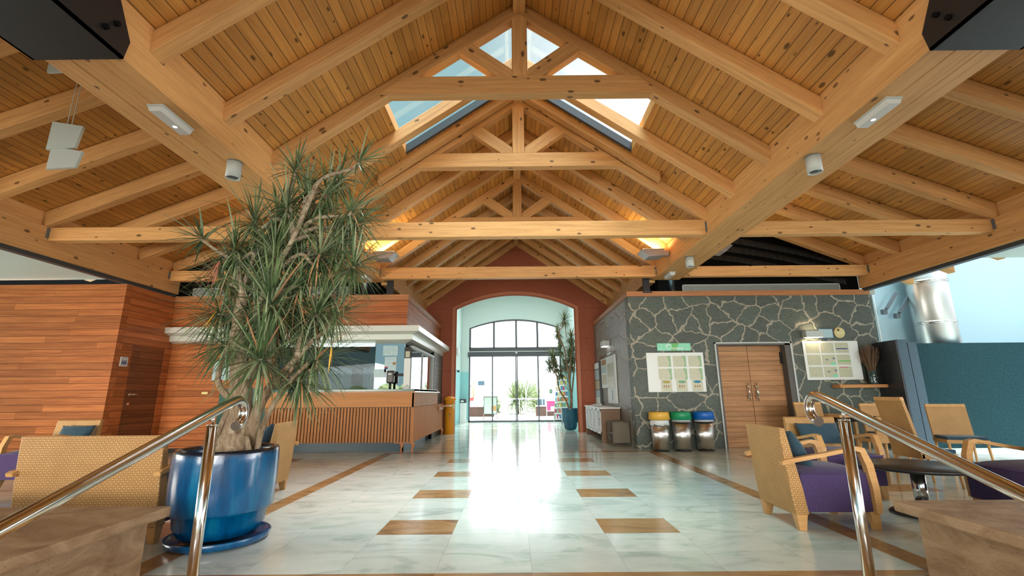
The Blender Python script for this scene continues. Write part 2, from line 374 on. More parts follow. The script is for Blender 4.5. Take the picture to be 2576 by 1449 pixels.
# ------------------------------------------------------------------ mesh helpers
class MB:
    def __init__(s): s.b = bmesh.new()
    def poly(s, pts, mi=0):
        f = s.b.faces.new([s.b.verts.new(p) for p in pts]); f.material_index = mi; return f
    def box(s, x0, x1, y0, y1, z0, z1, mi=0):
        v = [s.b.verts.new((x, y, z)) for z in (z0, z1) for y in (y0, y1) for x in (x0, x1)]
        for q in ((0, 2, 3, 1), (4, 5, 7, 6), (0, 1, 5, 4), (2, 6, 7, 3), (0, 4, 6, 2), (1, 3, 7, 5)):
            s.b.faces.new([v[i] for i in q]).material_index = mi
        return s
    def prism(s, pts, vec, mi=0):
        vec = Vector(vec); a = [s.b.verts.new(p) for p in pts]; b = [s.b.verts.new(Vector(p) + vec) for p in pts]
        n = len(pts); s.b.faces.new(a).material_index = mi; s.b.faces.new(b[::-1]).material_index = mi
        for i in range(n): s.b.faces.new([a[i], b[i], b[(i + 1) % n], a[(i + 1) % n]]).material_index = mi
        return s
    def tube(s, path, rad, seg=10, cap=True, mi=0):
        path = [Vector(p) for p in path]; n = len(path)
        rads = rad if isinstance(rad, (list, tuple)) else [rad] * n
        rings = []; ref = None
        for i, p in enumerate(path):
            t_ = (path[min(i + 1, n - 1)] - path[max(i - 1, 0)]).normalized()
            if ref is None: ref = Vector((0, 0, 1)) if abs(t_.z) < .9 else Vector((1, 0, 0))
            u = t_.cross(ref).normalized(); v = t_.cross(u).normalized(); ref = v.cross(t_).normalized() if False else ref - t_ * ref.dot(t_)
            if ref.length < .05: ref = u.cross(t_)
            ref.normalize()
            rings.append([s.b.verts.new(p + (u * math.cos(a) + v * math.sin(a)) * rads[i]) for a in (2 * math.pi * k / seg for k in range(seg))])
        for i in range(n - 1):
            for k in range(seg):
                f = s.b.faces.new([rings[i][k], rings[i][(k + 1) % seg], rings[i + 1][(k + 1) % seg], rings[i + 1][k]]); f.smooth = True; f.material_index = mi
        if cap:
            s.b.faces.new(rings[0][::-1]).material_index = mi; s.b.faces.new(rings[-1]).material_index = mi
        return s
    def lathe(s, prof, c=(0, 0, 0), seg=48, mi=0, smooth=True):
        rings = []
        for r, z in prof:
            if r < 1e-5: rings.append([s.b.verts.new((c[0], c[1], c[2] + z))])
            else: rings.append([s.b.verts.new((c[0] + r * math.cos(2 * math.pi * k / seg), c[1] + r * math.sin(2 * math.pi * k / seg), c[2] + z)) for k in range(seg)])
        for i in range(len(rings) - 1):
            a, b = rings[i], rings[i + 1]
            if len(a) == 1 and len(b) == 1: continue
            for k in range(seg):
                k2 = (k + 1) % seg
                if len(a) == 1: vs = [a[0], b[k2], b[k]]
                elif len(b) == 1: vs = [a[k], a[k2], b[0]]
                else: vs = [a[k], a[k2], b[k2], b[k]]
                f = s.b.faces.new(vs); f.smooth = smooth; f.material_index = mi
        return s
    def build(s, name, mat, parent=None, frame=None, bevel=0.0, kind=None, smooth=False, world=False):
        bmesh.ops.recalc_face_normals(s.b, faces=s.b.faces)
        me = bpy.data.meshes.new(name); s.b.to_mesh(me); s.b.free()
        for mm in (mat if isinstance(mat, list) else [mat]): me.materials.append(mm)
        o = bpy.data.objects.new(name, me); COL.objects.link(o)
        if frame is not None:
            me.transform(frame.inverted()); o.matrix_world = frame
        if parent is not None:
            o.parent = parent
            if frame is not None or world: o.matrix_parent_inverse = parent_world(parent).inverted()
            else: o.matrix_parent_inverse = Matrix.Identity(4)
        if bevel:
            md = o.modifiers.new('bevel', 'BEVEL'); md.width = bevel; md.segments = 2; md.limit_method = 'ANGLE'; md.angle_limit = R(40)
            md.harden_normals = False
        if smooth:
            for f in me.polygons: f.use_smooth = True
        if kind: o['kind'] = kind
        return o
def parent_world(p):
    m_ = p.matrix_basis.copy()
    return parent_world(p.parent) @ p.matrix_parent_inverse @ m_ if p.parent else m_
def frame(xa, ya, loc=(0, 0, 0)):
    x = Vector(xa).normalized(); y = Vector(ya); y = (y - x * y.dot(x)).normalized(); z = x.cross(y)
    m = Matrix((x, y, z)).transposed().to_4x4(); m.translation = Vector(loc); return m
FY = frame((0, 1, 0), (-1, 0, 0)); FZ = frame((0, 0, 1), (1, 0, 0)); FW = frame((1, 0, 0), (0, 0, 1)); FWS = frame((0, 1, 0), (0, 0, 1))
def thing(name, label, cat, loc=(0, 0, 0), rz=0.0, group=None):
    o = bpy.data.objects.new(name, None); COL.objects.link(o); o.location = loc; o.rotation_euler = (0, 0, rz)
    o.empty_display_size = .1; o['label'] = label; o['category'] = cat
    if group: o['group'] = group
    return o
def tag(o, label, cat, group=None, kind=None):
    o['label'] = label; o['category'] = cat
    if group: o['group'] = group
    if kind: o['kind'] = kind
    return o
def st(o, label=None):
    o['kind'] = 'structure'
    if label: o['label'] = label
    return o
KIDS = {}
def copy_tree(o, parent=None):
    c = o.copy(); COL.objects.link(c)
    if parent is not None: c.parent = parent
    for ch in [k for k in bpy.data.objects if k.parent == o]: copy_tree(ch, c)
    return c
def moved(o, loc=None, rz=None, label=None, group=None):
    if loc is not None: o.location = loc
    if rz is not None: o.rotation_euler = (0, 0, rz)
    if label: o['label'] = label
    if group: o['group'] = group
    return o
def text(body, size, loc, rot, mat, parent=None, name='lettering', ext=.001):
    cu = bpy.data.curves.new(name, 'FONT'); cu.body = body; cu.size = size; cu.extrude = ext; cu.align_x = 'CENTER'; cu.align_y = 'CENTER'
    tmp = bpy.data.objects.new(name, cu); COL.objects.link(tmp)
    me = bpy.data.meshes.new_from_object(tmp.evaluated_get(bpy.context.evaluated_depsgraph_get())); bpy.data.objects.remove(tmp)
    me.materials.clear(); me.materials.append(mat)
    o = bpy.data.objects.new(name, me); COL.objects.link(o); o.location = loc; o.rotation_euler = rot
    if parent: o.parent = parent
    return o

# ================================================================== STRUCTURE
# ---- floor: marble grid with brown inlays
BR = .675
def brown(x, y):
    c = math.floor(x / BR); r = math.floor((y - 4.45) / .49)
    if y < 3.54: return True
    if y < 10.26 and r % 3 == 0 and c in (-2, 1): return True
    if y < 10.26 and 2.71 < abs(x) < 2.91: return True
    if 10.26 < y < 10.46: return abs(x) < 2.91
    if 9.2 < y < 9.62 and (-4.85 < x < -4.3 or 4.3 < x < 4.9): return True
    if 6.1 < y < 6.55 and (-5.2 < x < -4.45 or 4.45 < x < 5.2): return True
    return False
xs = sorted(set([-14, 14, -2.91, -2.71, 2.71, 2.91, -1.35, -.675, .675, 1.35, -4.85, -4.3, 4.3, 4.9, -5.2, -4.45, 4.45, 5.2]))
ys = sorted(set([3.44, 3.54, 10.26, 10.46, 9.2, 9.62, 6.1, 6.55, 21.6] + [4.45 + .49 * k for k in range(0, 12)]))
f = MB()
for i in range(len(xs) - 1):
    for j in range(len(ys) - 1):
        x0, x1, y0, y1 = xs[i], xs[i + 1], ys[j], ys[j + 1]
        f.poly([(x0, y0, 0), (x1, y0, 0), (x1, y1, 0), (x0, y1, 0)], 1 if brown((x0 + x1) / 2, (y0 + y1) / 2) else 0)
f.box(-14, 14, 3.44, 21.6, -.3, -.004, 0)
st(f.build('floor', [M['marble'], M['brownmarble']]), 'polished pale marble floor with brown inlays')
f = MB()
for k in range(4): f.box(-2.6, 2.6, 3.44 - .32 * (k + 1), 3.44 - .32 * k, -.9, -.16 * (k + 1))
f.box(-2.6, 2.6, -6, 3.44 - .32 * 4, -.9, -.8)
st(f.build('floor', M['brownmarble']), 'brown stone entrance steps rising to the hall')
st(MB().box(-60, 60, -60, 21.5, -1.3, -.95).build('floor', M['ground']), 'ground outside the building')
st(MB().box(-60, 60, 21.6, 90, -.4, -.03).build('floor', M['terrace']), 'pale sunlit terrace paving beyond the glass door')

# ---- main roof boards (opening for the skylight), side bay roofs
ZB, SL = 6.57, .7075
def roofpt(sg, ax, y, dz=0): return (sg * ax, y, ZB - SL * ax + dz)
for sg in (-1, 1):
    f = MB()
    for a0, a1, y0, y1 in ((0, 3.4, -4, 5.56), (0, 3.4, 7.12, 15.7), (1.93, 3.4, 5.56, 7.12)):
        p = [roofpt(sg, a0, y0), roofpt(sg, a1, y0), roofpt(sg, a1, y1), roofpt(sg, a0, y1)]
        f.prism(p, (0, 0, .14))
    d = Vector((sg * 1, 0, -SL)).normalized()
    st(f.build('ceiling', M['board'], frame=frame((0, 1, 0), d)), 'knotty pine board ceiling, %s slope of the central roof' % ('left' if sg < 0 else 'right'))
    f = MB(); zt = lambda ax: 4.36 + .405 * (8.1 - ax)
    f.prism([(sg * 3.7, -4, zt(3.7)), (sg * 9.3, -4, zt(9.3)), (sg * 9.3, 11.0, zt(9.3)), (sg * 3.7, 11.0, zt(3.7))], (0, 0, .12))
    d = Vector((sg * 1, 0, -.405)).normalized()
    st(f.build('ceiling', M['board'], frame=frame((0, 1, 0), d)), 'pine board ceiling over the %s side bay' % ('left' if sg < 0 else 'right'))
    # clerestory boarding between the two roofs and frieze over the outer beam
    f = MB(); f.box(*sorted((sg * 3.86, sg * 3.78)), -4, 11, 4.2, 6.15)
    st(f.build('wall_%s' % ('left' if sg < 0 else 'right'), M['board'], frame=FWS), 'pine upstand above the %s girder' % ('left' if sg < 0 else 'right'))
    f = MB(); f.box(*sorted((sg * 8.16, sg * 8.2)), -4, 10.9, 4.05, 4.36)
    st(f.build('trim_1', M['beam'], frame=FY), 'pine frieze board above the %s outer beam' % ('left' if sg < 0 else 'right'))
# skylight: aluminium curb, glass
f = MB()
for sg in (-1, 1):
    f.prism([roofpt(sg, 0, 7.05, .0), roofpt(sg, 1.93, 7.05, .0), roofpt(sg, 1.93, 7.05, .15), roofpt(sg, 0, 7.05, .15)], (0, .1, 0))
    f.prism([roofpt(sg, 0, 5.5, .14), roofpt(sg, 1.93, 5.5, .14), roofpt(sg, 1.93, 5.5, .16), roofpt(sg, 0, 5.5, .16)], (0, .06, 0))
    f.prism([roofpt(sg, 1.93, 5.5, .14), roofpt(sg, 2.0, 5.5, .14), roofpt(sg, 2.0, 5.5, .16), roofpt(sg, 1.93, 5.5, .16)], (0, 1.65, 0))
w = st(f.build('window_1', M['alu']), 'glazed skylight over the central roof')
f = MB()
for sg in (-1, 1):
    f.prism([roofpt(sg, 0, 5.56, .145), roofpt(sg, 1.93, 5.56, .145), roofpt(sg, 1.93, 7.05, .145), roofpt(sg, 0, 7.05, .145)], (0, 0, .012))
f.build('pane', M['glass'], w)
f = MB()
for sg in (-1, 1):
    f.prism([roofpt(sg, 1.915, 5.5, -.005), roofpt(sg, 1.93, 5.5, -.005), roofpt(sg, 1.93, 5.5, .15), roofpt(sg, 1.915, 5.5, .15)], (0, 1.6, 0))
f.build('reveal', M['board'], w, frame=FY)

# ---- timber members
def rafter(sg, y, name, zlow=6.34, slope=SL, h=.225, w=.15, a0=0.0, a1=3.22, parent=None, ztop0=None):
    zl = lambda a: zlow - slope * a
    p = [(sg * a0, y, zl(a0)), (sg * a1, y, zl(a1)), (sg * a1, y, zl(a1) + h), (sg * a0, y, zl(a0) + h)]
    d = Vector((sg, 0, -slope)).normalized()
    return MB().prism(p, (0, w, 0)).build(name, M['beam'], parent, frame=frame(d, (0, 1, 0), (sg * (a0 + a1) / 2, y, zl((a0 + a1) / 2))), bevel=.006)
ORD = ['first', 'second', 'third', 'fourth', 'fifth', 'sixth', 'seventh', 'eighth', 'ninth', 'tenth', 'eleventh', 'twelfth', 'thirteenth', 'fourteenth', 'fifteenth']
tn = {0: 'nearest, at the front of the skylight', 2: 'middle, behind the skylight', 5: 'farthest, smallest looking'}
hang = MB()
for k in range(-4, 11):
    y = 5.36 + 1.006 * k
    if k in tn:
        t = thing('roof_truss', 'pine roof truss with king post, %s of the three' % tn[k], 'roof truss', (0, y, 5.1), group='pine roof trusses')
        par = t
    for sg in (-1, 1):
        side = 'left' if sg < 0 else 'right'
        if k in tn:
            rafter(sg, y, 'rafter', parent=par)
        else:
            o = rafter(sg, y, 'rafter', w=.12 if k == 10 else .15)
            if k < 0: where = '%s in front of the nearest truss' % ORD[-k - 1]
            elif k == 1: where = 'crossing the skylight between the two nearest trusses'
            elif k in (3, 4): where = '%s behind the middle truss' % ORD[k - 3]
            else: where = '%s behind the farthest truss' % ORD[k - 6]
            tag(o, '%s slope pine rafter, %s' % (side, where), 'rafter', 'pine rafters of the central roof')
        # steel hanger on the girder
        if k >= -3:
            zl = 6.34 - SL * 3.2
            h_ = MB().prism([(sg * 3.2, y + .01, zl + .225), (sg * 3.09, y + .01, zl + .30), (sg * 3.2, y + .01, zl + .30)], (0, .13, 0)).build('rafter_hanger', M['galv'])
            tag(h_, 'grey corner bracket on the %s girder, at its %s rafter from the front' % (side, ORD[k + 3]), 'bracket', 'rafter brackets on the girders')
    if k in tn:
        MB().prism([(-1.88, y - .012, 5.1), (1.88, y - .012, 5.1), (1.56, y - .012, 5.365), (-1.56, y - .012, 5.365)], (0, .15, 0)).build('collar_tie', M['beam'], par, frame=frame((1, 0, 0), (0, 1, 0), (0, y, 5.2)), bevel=.006)
        MB().prism([(-.105, y - .01, 5.365), (.105, y - .01, 5.365), (.105, y - .01, 6.27), (0, y - .01, 6.345), (-.105, y - .01, 6.27)], (0, .15, 0)).build('king_post', M['beam'], par, frame=frame((0, 0, 1), (0, 1, 0), (0, y, 5.8)), bevel=.006)
        for sg in (-1, 1):
            MB().prism([(sg * .11, y - .008, 5.366), (sg * .31, y - .008, 5.366), (sg * .84, y - .008, 5.766), (sg * .66, y - .008, 5.893), (sg * .11, y - .008, 5.475)], (0, .14, 0)).build('strut', M['beam'], par, frame=frame((sg * .8, 0, .6), (0, 1, 0), (sg * .4, y, 5.6)), bevel=.005)
# trimmer pair beside the skylight
for sg in (-1, 1):
    o = rafter(sg, 7.16, 'trimmer_rafter', zlow=6.43, h=.14, w=.16, a1=2.4)
    tag(o, 'pale pine trimmer on the far edge of the skylight, %s slope' % ('left' if sg < 0 else 'right'), 'rafter', 'skylight trimmers')
o = MB().box(-.085, .085, -4, 15.6, 6.37, 6.53).build('ridge_beam', M['beam'], frame=FY, bevel=.005)
tag(o, 'pine ridge beam running along the peak of the central roof', 'beam')
# girders, their rear continuations, outer beams
for sg in (-1, 1):
    side = 'left' if sg < 0 else 'right'
    f = MB(); zi = 6.57 - SL * 3.2
    for i in range(3):
        x0, x1 = 3.2 + .213 * i, 3.2 + .213 * (i + 1) - .003
        f.box(*sorted((sg * x0, sg * x1)), -4, 10.62, 3.83, zi + (.02 if i == 0 else .1))
    o = f.build('girder', M['beam'], frame=FY, bevel=.006)
    tag(o, 'massive laminated pine girder of three joined planks on the %s side' % side, 'beam', 'main girders')
    o = MB().box(*sorted((sg * 3.08, sg * 3.3)), 10.74, 15.6, 3.80, 4.42).build('wall_plate_beam', M['beam'], frame=FY, bevel=.006)
    tag(o, 'pine beam carrying the rear rafters above the %s passage wall' % side, 'beam', 'rear wall beams')
    o = MB().box(*sorted((sg * 8.1, sg * 8.3)), -4, 10.66, 3.59, 4.08).build('outer_beam', M['beam'], frame=FY, bevel=.006)
    tag(o, 'deep pine beam along the outer edge of the %s side bay' % side, 'beam', 'outer beams')
    st(MB().box(*sorted((sg * 8.16, sg * 8.28)), -4, 10.66, 3.52, 3.59).build('trim_2', M['alu']), 'grey window head under the %s outer beam' % side)
    for k in range(14):
        y = 10.4 - 1.015 * k
        zl = lambda a: 4.08 + .405 * (8.1 - a)
        p = [(sg * 3.86, y, zl(3.86)), (sg * 9.2, y, zl(9.2)), (sg * 9.2, y, zl(9.2) + .27), (sg * 3.86, y, zl(3.86) + .27)]
        d = Vector((sg, 0, -.405)).normalized()
        o = MB().prism(p, (0, .15, 0)).build('side_rafter', M['beam'], frame=frame(d, (0, 1, 0), (sg * 6, y, zl(6))), bevel=.006)
        tag(o, 'pine rafter over the %s side bay, %s out from the end wall' % (side, ORD[k]), 'rafter', 'pine rafters of the side bays')
    # black steel post at the girder end, galvanised bracket
    f = MB().box(*sorted((sg * 2.99, sg * 3.13)), 10.64, 10.74, 3.52, 4.1).box(*sorted((sg * 2.95, sg * 3.17)), 10.6, 10.76, 3.52, 3.55)
    tag(f.build('steel_post', M['blackmetal']), 'short black steel post under the end of the %s girder' % side, 'post', 'girder end posts')
    # steel shoe with bolts at the near end of the girder
    t = thing('girder_shoe', 'black steel shoe with bolts clasping the near end of the %s girder' % side, 'bracket', (sg * 3.5, 2.6, 3.8), group='girder shoes')
    f = MB(); xa, xb = sg * 3.17, sg * 3.19
    f.prism([(xa, 1.8, 3.80), (xa, 3.1, 3.80), (xa, 3.13, 3.98), (xa, 2.95, 4.3), (xa, 1.8, 4.3)], (xb - xa, 0, 0))
    f.prism([(sg * 3.865, 1.8, 3.80), (sg * 3.865, 3.1, 3.80), (sg * 3.865, 3.13, 3.98), (sg * 3.865, 2.95, 4.3), (sg * 3.865, 1.8, 4.3)], (xa * 0 + sg * .02, 0, 0))
    f.box(*sorted((xa, sg * 3.885)), 1.8, 3.1, 3.80, 3.822)
    f.build('plate', M['blackmetal'], t, world=True)
    for q in ((2.98, 4.02), (2.9, 3.92), (2.6, 4.0)):
        MB().tube([(xa - sg * .03, q[0], q[1]), (xa, q[0], q[1])], .022, 6).build('bolt', M['black'], t, world=True)
# tie beams
for y, nm in ((7.45, 'nearer'), (10.3, 'farther')):
    for x0, x1, side in ((-3.2, 3.2, 'central'), (3.845, 8.1, 'right'), (-8.1, -3.845, 'left')):
        o = MB().box(x0 + .004, x1 - .004, y, y + .16, 3.84, 4.11 if side == 'central' else 4.076).build('tie_beam', M['beam'], bevel=.006)
        tag(o, 'horizontal pine tie beam across the %s bay, %s of two' % (side, nm), 'beam', 'tie beams')
        for e, s_ in ((x0, 1), (x1, -1)):
            b_ = MB().box(*sorted((e, e + s_ * .012)), y - .05, y - .002, 3.88, 4.06).build('beam_hanger', M['galv'])
            tag(b_, 'grey steel plate at the %s end of the %s tie beam, %s bay' % ('left' if s_ > 0 else 'right', nm, side), 'bracket', 'tie beam plates')

# ---- arch wall
def arch_z(x, x0, x1, zs, za):
    c = (x0 + x1) / 2; h = (x1 - x0) / 2; r = (h * h + (za - zs) ** 2) / (2 * (za - zs))
    return za - r + math.sqrt(max(0, r * r - (x - c) ** 2))
def arched_wall(mb, xa, xb, ztop, x0, x1, zs, za, y0, y1, n=28):
    top = ztop if callable(ztop) else (lambda x: ztop)
    mb.prism([(xa, y0, 0), (x0, y0, 0), (x0, y0, top(x0)), (xa, y0, top(xa))], (0, y1 - y0, 0))
    mb.prism([(x1, y0, 0), (xb, y0, 0), (xb, y0, top(xb)), (x1, y0, top(x1))], (0, y1 - y0, 0))
    for i in range(n):
        a = x0 + (x1 - x0) * i / n; b = x0 + (x1 - x0) * (i + 1) / n
        mb.prism([(a, y0, arch_z(a, x0, x1, zs, za)), (b, y0, arch_z(b, x0, x1, zs, za)), (b, y0, top(b)), (a, y0, top(a))], (0, y1 - y0, 0))
f = MB(); arched_wall(f, -3.6, 3.6, lambda x: 6.66 - SL * abs(x), -2.17, 2.07, 4.12, 4.62, 15.55, 15.9)
st(f.build('wall_back', M['porphyry']), 'red brown stucco gable wall with a wide arch')
def arch_path(x0, x1, zs, za, y, n=28, z0=0.0):
    return [(x0, y, z0)] + [(x0 + (x1 - x0) * i / n, y, arch_z(x0 + (x1 - x0) * i / n, x0, x1, zs, za)) for i in range(n + 1)] + [(x1, y, z0)]
def arch_band(mb, x0, x1, zs, za, w, y0, y1, z0=0.0, n=28):
    a = arch_path(x0, x1, zs, za, y0, n, z0); b = arch_path(x0 - w, x1 + w, zs + w * .35, za + w, y0, n, z0)
    for i in range(len(a) - 1): mb.prism([a[i], a[i + 1], b[i + 1], b[i]], (0, y1 - y0, 0))
f = MB(); arch_band(f, -2.10, 2.0, 4.09, 4.58, .10, 15.50, 15.56)
st(f.build('trim_3', M['terracotta']), 'terracotta moulding around the arch')
f = MB(); arch_band(f, -2.06, 1.96, 4.07, 4.55, .05, 15.52, 15.6)
st(f.build('trim_4', M['porphyry']), 'red inner bead of the arch moulding')
# lobby beyond the arch
f = MB(); arched_wall(f, -2.8, 2.6, 6.3, -2.2, 2.05, 4.26, 4.68, 21.5, 21.75)
st(f.build('wall_front', M['lobby']), 'pale aqua end wall of the lobby, turquoise below')
st(MB().box(-2.8, -2.55, 15.9, 21.5, 0, 6.3).build('wall_left', M['lobby']), 'left side wall of the lobby')
st(MB().box(2.42, 2.65, 15.9, 21.5, 0, 6.3).build('wall_right', M['lobby']), 'right side wall of the lobby')
st(MB().box(-2.8, 2.65, 15.9, 21.75, 6.2, 6.35).build('ceiling', M['lobbywhite']), 'white lobby ceiling')
st(MB().box(-2.545, -2.22, 21.47, 21.5, 0, .1).box(2.07, 2.42, 21.47, 21.5, 0, .1).build('baseboard_front', M['lobbywhite']), 'pale skirting of the lobby end wall')
# main glazed door
d = thing('door_1', 'dark framed glass sliding entrance door with side lights under an arched window', 'door', (0, 21.55, 0)); d['kind'] = 'structure'
f = MB()
for x in (-2.2, 2.0): f.box(x, x + .06, 21.5, 21.6, 0, 2.93)
f.box(-1.14, -1.08, 21.50, 21.58, .05, 2.93); f.box(.97, 1.03, 21.50, 21.58, .05, 2.93)
f.box(-.055, -.005, 21.5, 21.58, .05, 2.93); f.box(.005, .055, 21.52, 21.6, .05, 2.93)
f.box(-2.2, 2.05, 21.5, 21.6, .0, .075); f.build('door_frame', M['alu'], d, world=True)
f = MB().box(-2.24, 2.1, 21.42, 21.6, 2.93, 3.14); f.build('door_operator', M['alu'], d, world=True)
f = MB().box(-2.24, 2.1, 21.38, 21.46, 3.14, 3.17).box(-.05, .05, 21.36, 21.42, 3.06, 3.12); f.build('track_cover', M['fixture'], d, world=True)
for x0, x1 in ((-2.14, -1.13), (-1.09, -.035), (.035, .98), (1.02, 2.0)):
    MB().box(x0, x1, 21.54, 21.55, .07, 2.93).build('pane', M['glass'], d, world=True)
w = MB().box(-2.2, 2.05, 21.5, 21.6, 3.17, 3.36)
arch_band(w, -2.12, 1.97, 4.24, 4.60, .08, 21.5, 21.6, z0=3.3)
for x in (-1.09, -.045, .95): w.box(x, x + .09, 21.5, 21.58, 3.33, arch_z(x + .04, -2.12, 1.97, 4.24, 4.60) + .02)
w = st(w.build('window_2', M['alu']), 'arched four light window over the entrance door')
f = MB(); n = 16
for i in range(n):
    a = -2.12 + 4.09 * i / n; b = -2.12 + 4.09 * (i + 1) / n
    f.poly([(a, 21.55, 3.33), (b, 21.55, 3.33), (b, 21.55, arch_z(b, -2.12, 1.97, 4.24, 4.6)), (a, 21.55, arch_z(a, -2.12, 1.97, 4.24, 4.6))])
f.build('pane', M['glass'], w, world=True)

# ---- right: slate block with service door
f = MB(); f.box(2.6, 4.55, 10.68, 11.0, 0, 3.44).box(6.27, 8.3, 10.68, 11.0, 0, 3.44).box(4.55, 6.27, 10.68, 11.0, 2.31, 3.44)
st(f.build('wall_right', M['slate']), 'dark slate crazy paving wall facing the hall')
f = MB(); f.prism([(8.301, 10.7, 0), (8.42, 10.74, 0), (8.40, 10.74, 2.0), (8.42, 10.74, 3.44), (8.301, 10.7, 3.44)], (0, .26, 0))
st(f.build('wall_right', M['slate']), 'rough outer edge of the slate wall')
f = MB(); f.box(2.605, 2.9, 10.705, 15.55, 0, 3.44)
st(f.build('wall_right', M['slate_side']), 'grey slate passage wall on the right')
f = MB().box(2.56, 8.3, 10.62, 11.0, 3.44, 3.56); st(f.build('trim_5', M['cladtrim'], bevel=.004), 'reddish wood coping on the slate wall')
f = MB().box(8.3, 8.42, 10.62, 11.0, 3.44, 3.56); st(f.build('trim_6', M['fixture']), 'pale end piece of the wood coping')
f = MB().box(2.56, 2.9, 11.0, 15.55, 3.44, 3.56); st(f.build('trim_5', M['cladtrim'], frame=FY, bevel=.004), 'reddish wood coping on the passage wall')
f = MB().box(4.55, 4.59, 10.64, 10.95, 0, 2.31).box(6.14, 6.27, 10.66, 10.95, 0, 2.31).box(4.55, 6.27, 10.66, 10.95, 2.27, 2.31)
d = thing('door_2', 'closed double service door of horizontal oak boards in the slate wall', 'door', (5.35, 10.85, 0)); d['kind'] = 'structure'
f.build('door_frame', plain('grey_stone_frame', srgb(84, 82, 78), .6, var=.2), d, world=True)
f = MB().box(6.262, 6.30, 10.64, 10.7, 0, 2.34).box(4.52, 6.3, 10.64, 10.7, 2.31, 2.34).box(4.52, 4.55, 10.64, 10.7, 0, 2.34)
f.build('edge_trim', M['fixture'], d, world=True)
for x0, x1 in ((4.59, 5.352), (5.362, 6.14)):
    l = MB().box(x0, x1, 10.86, 10.91, 0, 2.27).build('door_leaf', M['oak'], d, frame=FW)
for x in (5.26, 5.45):
    f = MB().tube([(x, 10.78, 1.02), (x, 10.78, 1.42)], .013, 12)
    for z in (1.1, 1.34): f.tube([(x, 10.86, z), (x, 10.775, z)], .024, 12)
    f.build('door_handle', M['steel'], d, world=True)
MB().tube([(5.47, 10.86, 1.2), (5.47, 10.80, 1.2)], .03, 12).build('lock', M['steel'], d, world=True)
MB().box(6.10, 6.14, 10.82, 10.86, 1.85, 2.12).build('hinge', M['blackmetal'], d, world=True)

st(MB().box(4.4, 6.4, 11.0, 11.05, 0, 2.4).box(-8.3, -8.23, 9.4, 10.7, 0, 3.4).build('wall_back', M['black']), 'added black backing blocking outdoor light behind the service doors')  # black sheets added to block outdoor light at the door gaps
# ---- left: hardwood clad block and restroom box
f = MB().box(-8.1, -2.6, 10.6, 10.8, 2.68, 3.40)
st(f.build('wall_left', M['clad'], frame=FW), 'hardwood boarded fascia over the reception')
f = MB().box(-2.85, -2.6, 10.801, 15.55, 2.68, 3.40)
st(f.build('wall_left', M['clad'], frame=FWS), 'hardwood boarded side fascia of the reception')
f = MB().box(-8.1, -2.58, 10.58, 10.84, 3.40, 3.53); st(f.build('trim_7', M['cladtrim'], bevel=.004), 'plain wood coping of the reception fascia')
f = MB().box(-2.85, -2.58, 10.84, 15.55, 3.40, 3.53); st(f.build('trim_7', M['cladtrim'], frame=FY, bevel=.004), 'plain wood coping of the side fascia')
f = MB().box(-8.1, -5.68, 10.72, 10.9, 0, 2.5)
st(f.build('wall_left', M['clad'], frame=FW), 'hardwood boarded wall left of the reception counter')
f = MB().box(-8.1, -5.68, 10.70, 10.72, 0, .1); st(f.build('baseboard_left', M['blackmetal']), 'dark skirting of the boarded wall')
f = MB().box(-14, -8.1, 9.2, 9.35, 0, 3.5)
st(f.build('wall_left', M['clad'], frame=FW), 'front of the hardwood clad restroom block')
f = MB().box(-8.22, -8.1, 9.351, 9.62, 0, 3.5).box(-8.22, -8.1, 10.52, 10.72, 0, 3.5).box(-8.22, -8.1, 9.62, 10.52, 2.28, 3.5)
st(f.build('wall_left', M['clad'], frame=FWS), 'side of the hardwood clad restroom block')
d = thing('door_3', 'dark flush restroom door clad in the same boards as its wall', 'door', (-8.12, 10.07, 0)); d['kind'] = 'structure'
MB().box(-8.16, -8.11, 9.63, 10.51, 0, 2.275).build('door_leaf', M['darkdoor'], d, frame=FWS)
f = MB().tube([(-8.11, 9.75, 1.27), (-8.04, 9.75, 1.27), (-8.04, 9.88, 1.27)], .012, 10).tube([(-8.11, 9.75, 1.27), (-8.10, 9.75, 1.27)], .03, 14)
f.build('door_handle', M['steel'], d, world=True)
MB().tube([(-8.11, 9.74, 1.08), (-8.095, 9.74, 1.08)], .03, 14).build('lock', M['steel'], d, world=True)

# ---- black voids above the walls, rest of the shell
f = MB()
for sg in (-1, 1):
    f.box(*sorted((sg * 3.35, sg * (14 if sg < 0 else 8.32))), 10.95, 11.05, 3.3, 6.6)
    f.box(*sorted((sg * 3.35, sg * 3.42)), 10.7, 15.6, 3.3, 4.4)
    f.box(*sorted((sg * 2.9, sg * 3.35)), 11.05, 15.55, 3.3, 3.4)
st(f.build('wall_back', M['black']), 'black void above the side walls')
st(MB().box(-8.1, -2.9, 10.9, 15.6, 3.3, 3.38).build('ceiling', M['black']), 'flat roof of the reception')
# soft folds of black cloth in the right gable
f = MB()
for k in range(3):
    a = []
    for i in range(25):
        u = i / 24; x = 4.1 + u * 3.9; z = 5.35 - .32 * k - u * 1.0 * (1 - .12 * k) - .04 * math.sin(u * 6 + k)
        a.append((x, 10.93 - .03 * math.sin(k + u * 4), z))
    for i in range(24):
        f.poly([a[i], a[i + 1], (a[i + 1][0], 10.9, a[i + 1][2] - .16), (a[i][0], 10.9, a[i][2] - .16)])
clo = f.build('black_cloth', plain('black_cloth', (.016, .014, .013), .9, var=.3), smooth=True)
clo.modifiers.new('s', 'SOLIDIFY').thickness = .01
tag(clo, 'black cloth hanging in soft folds inside the right gable', 'cloth')
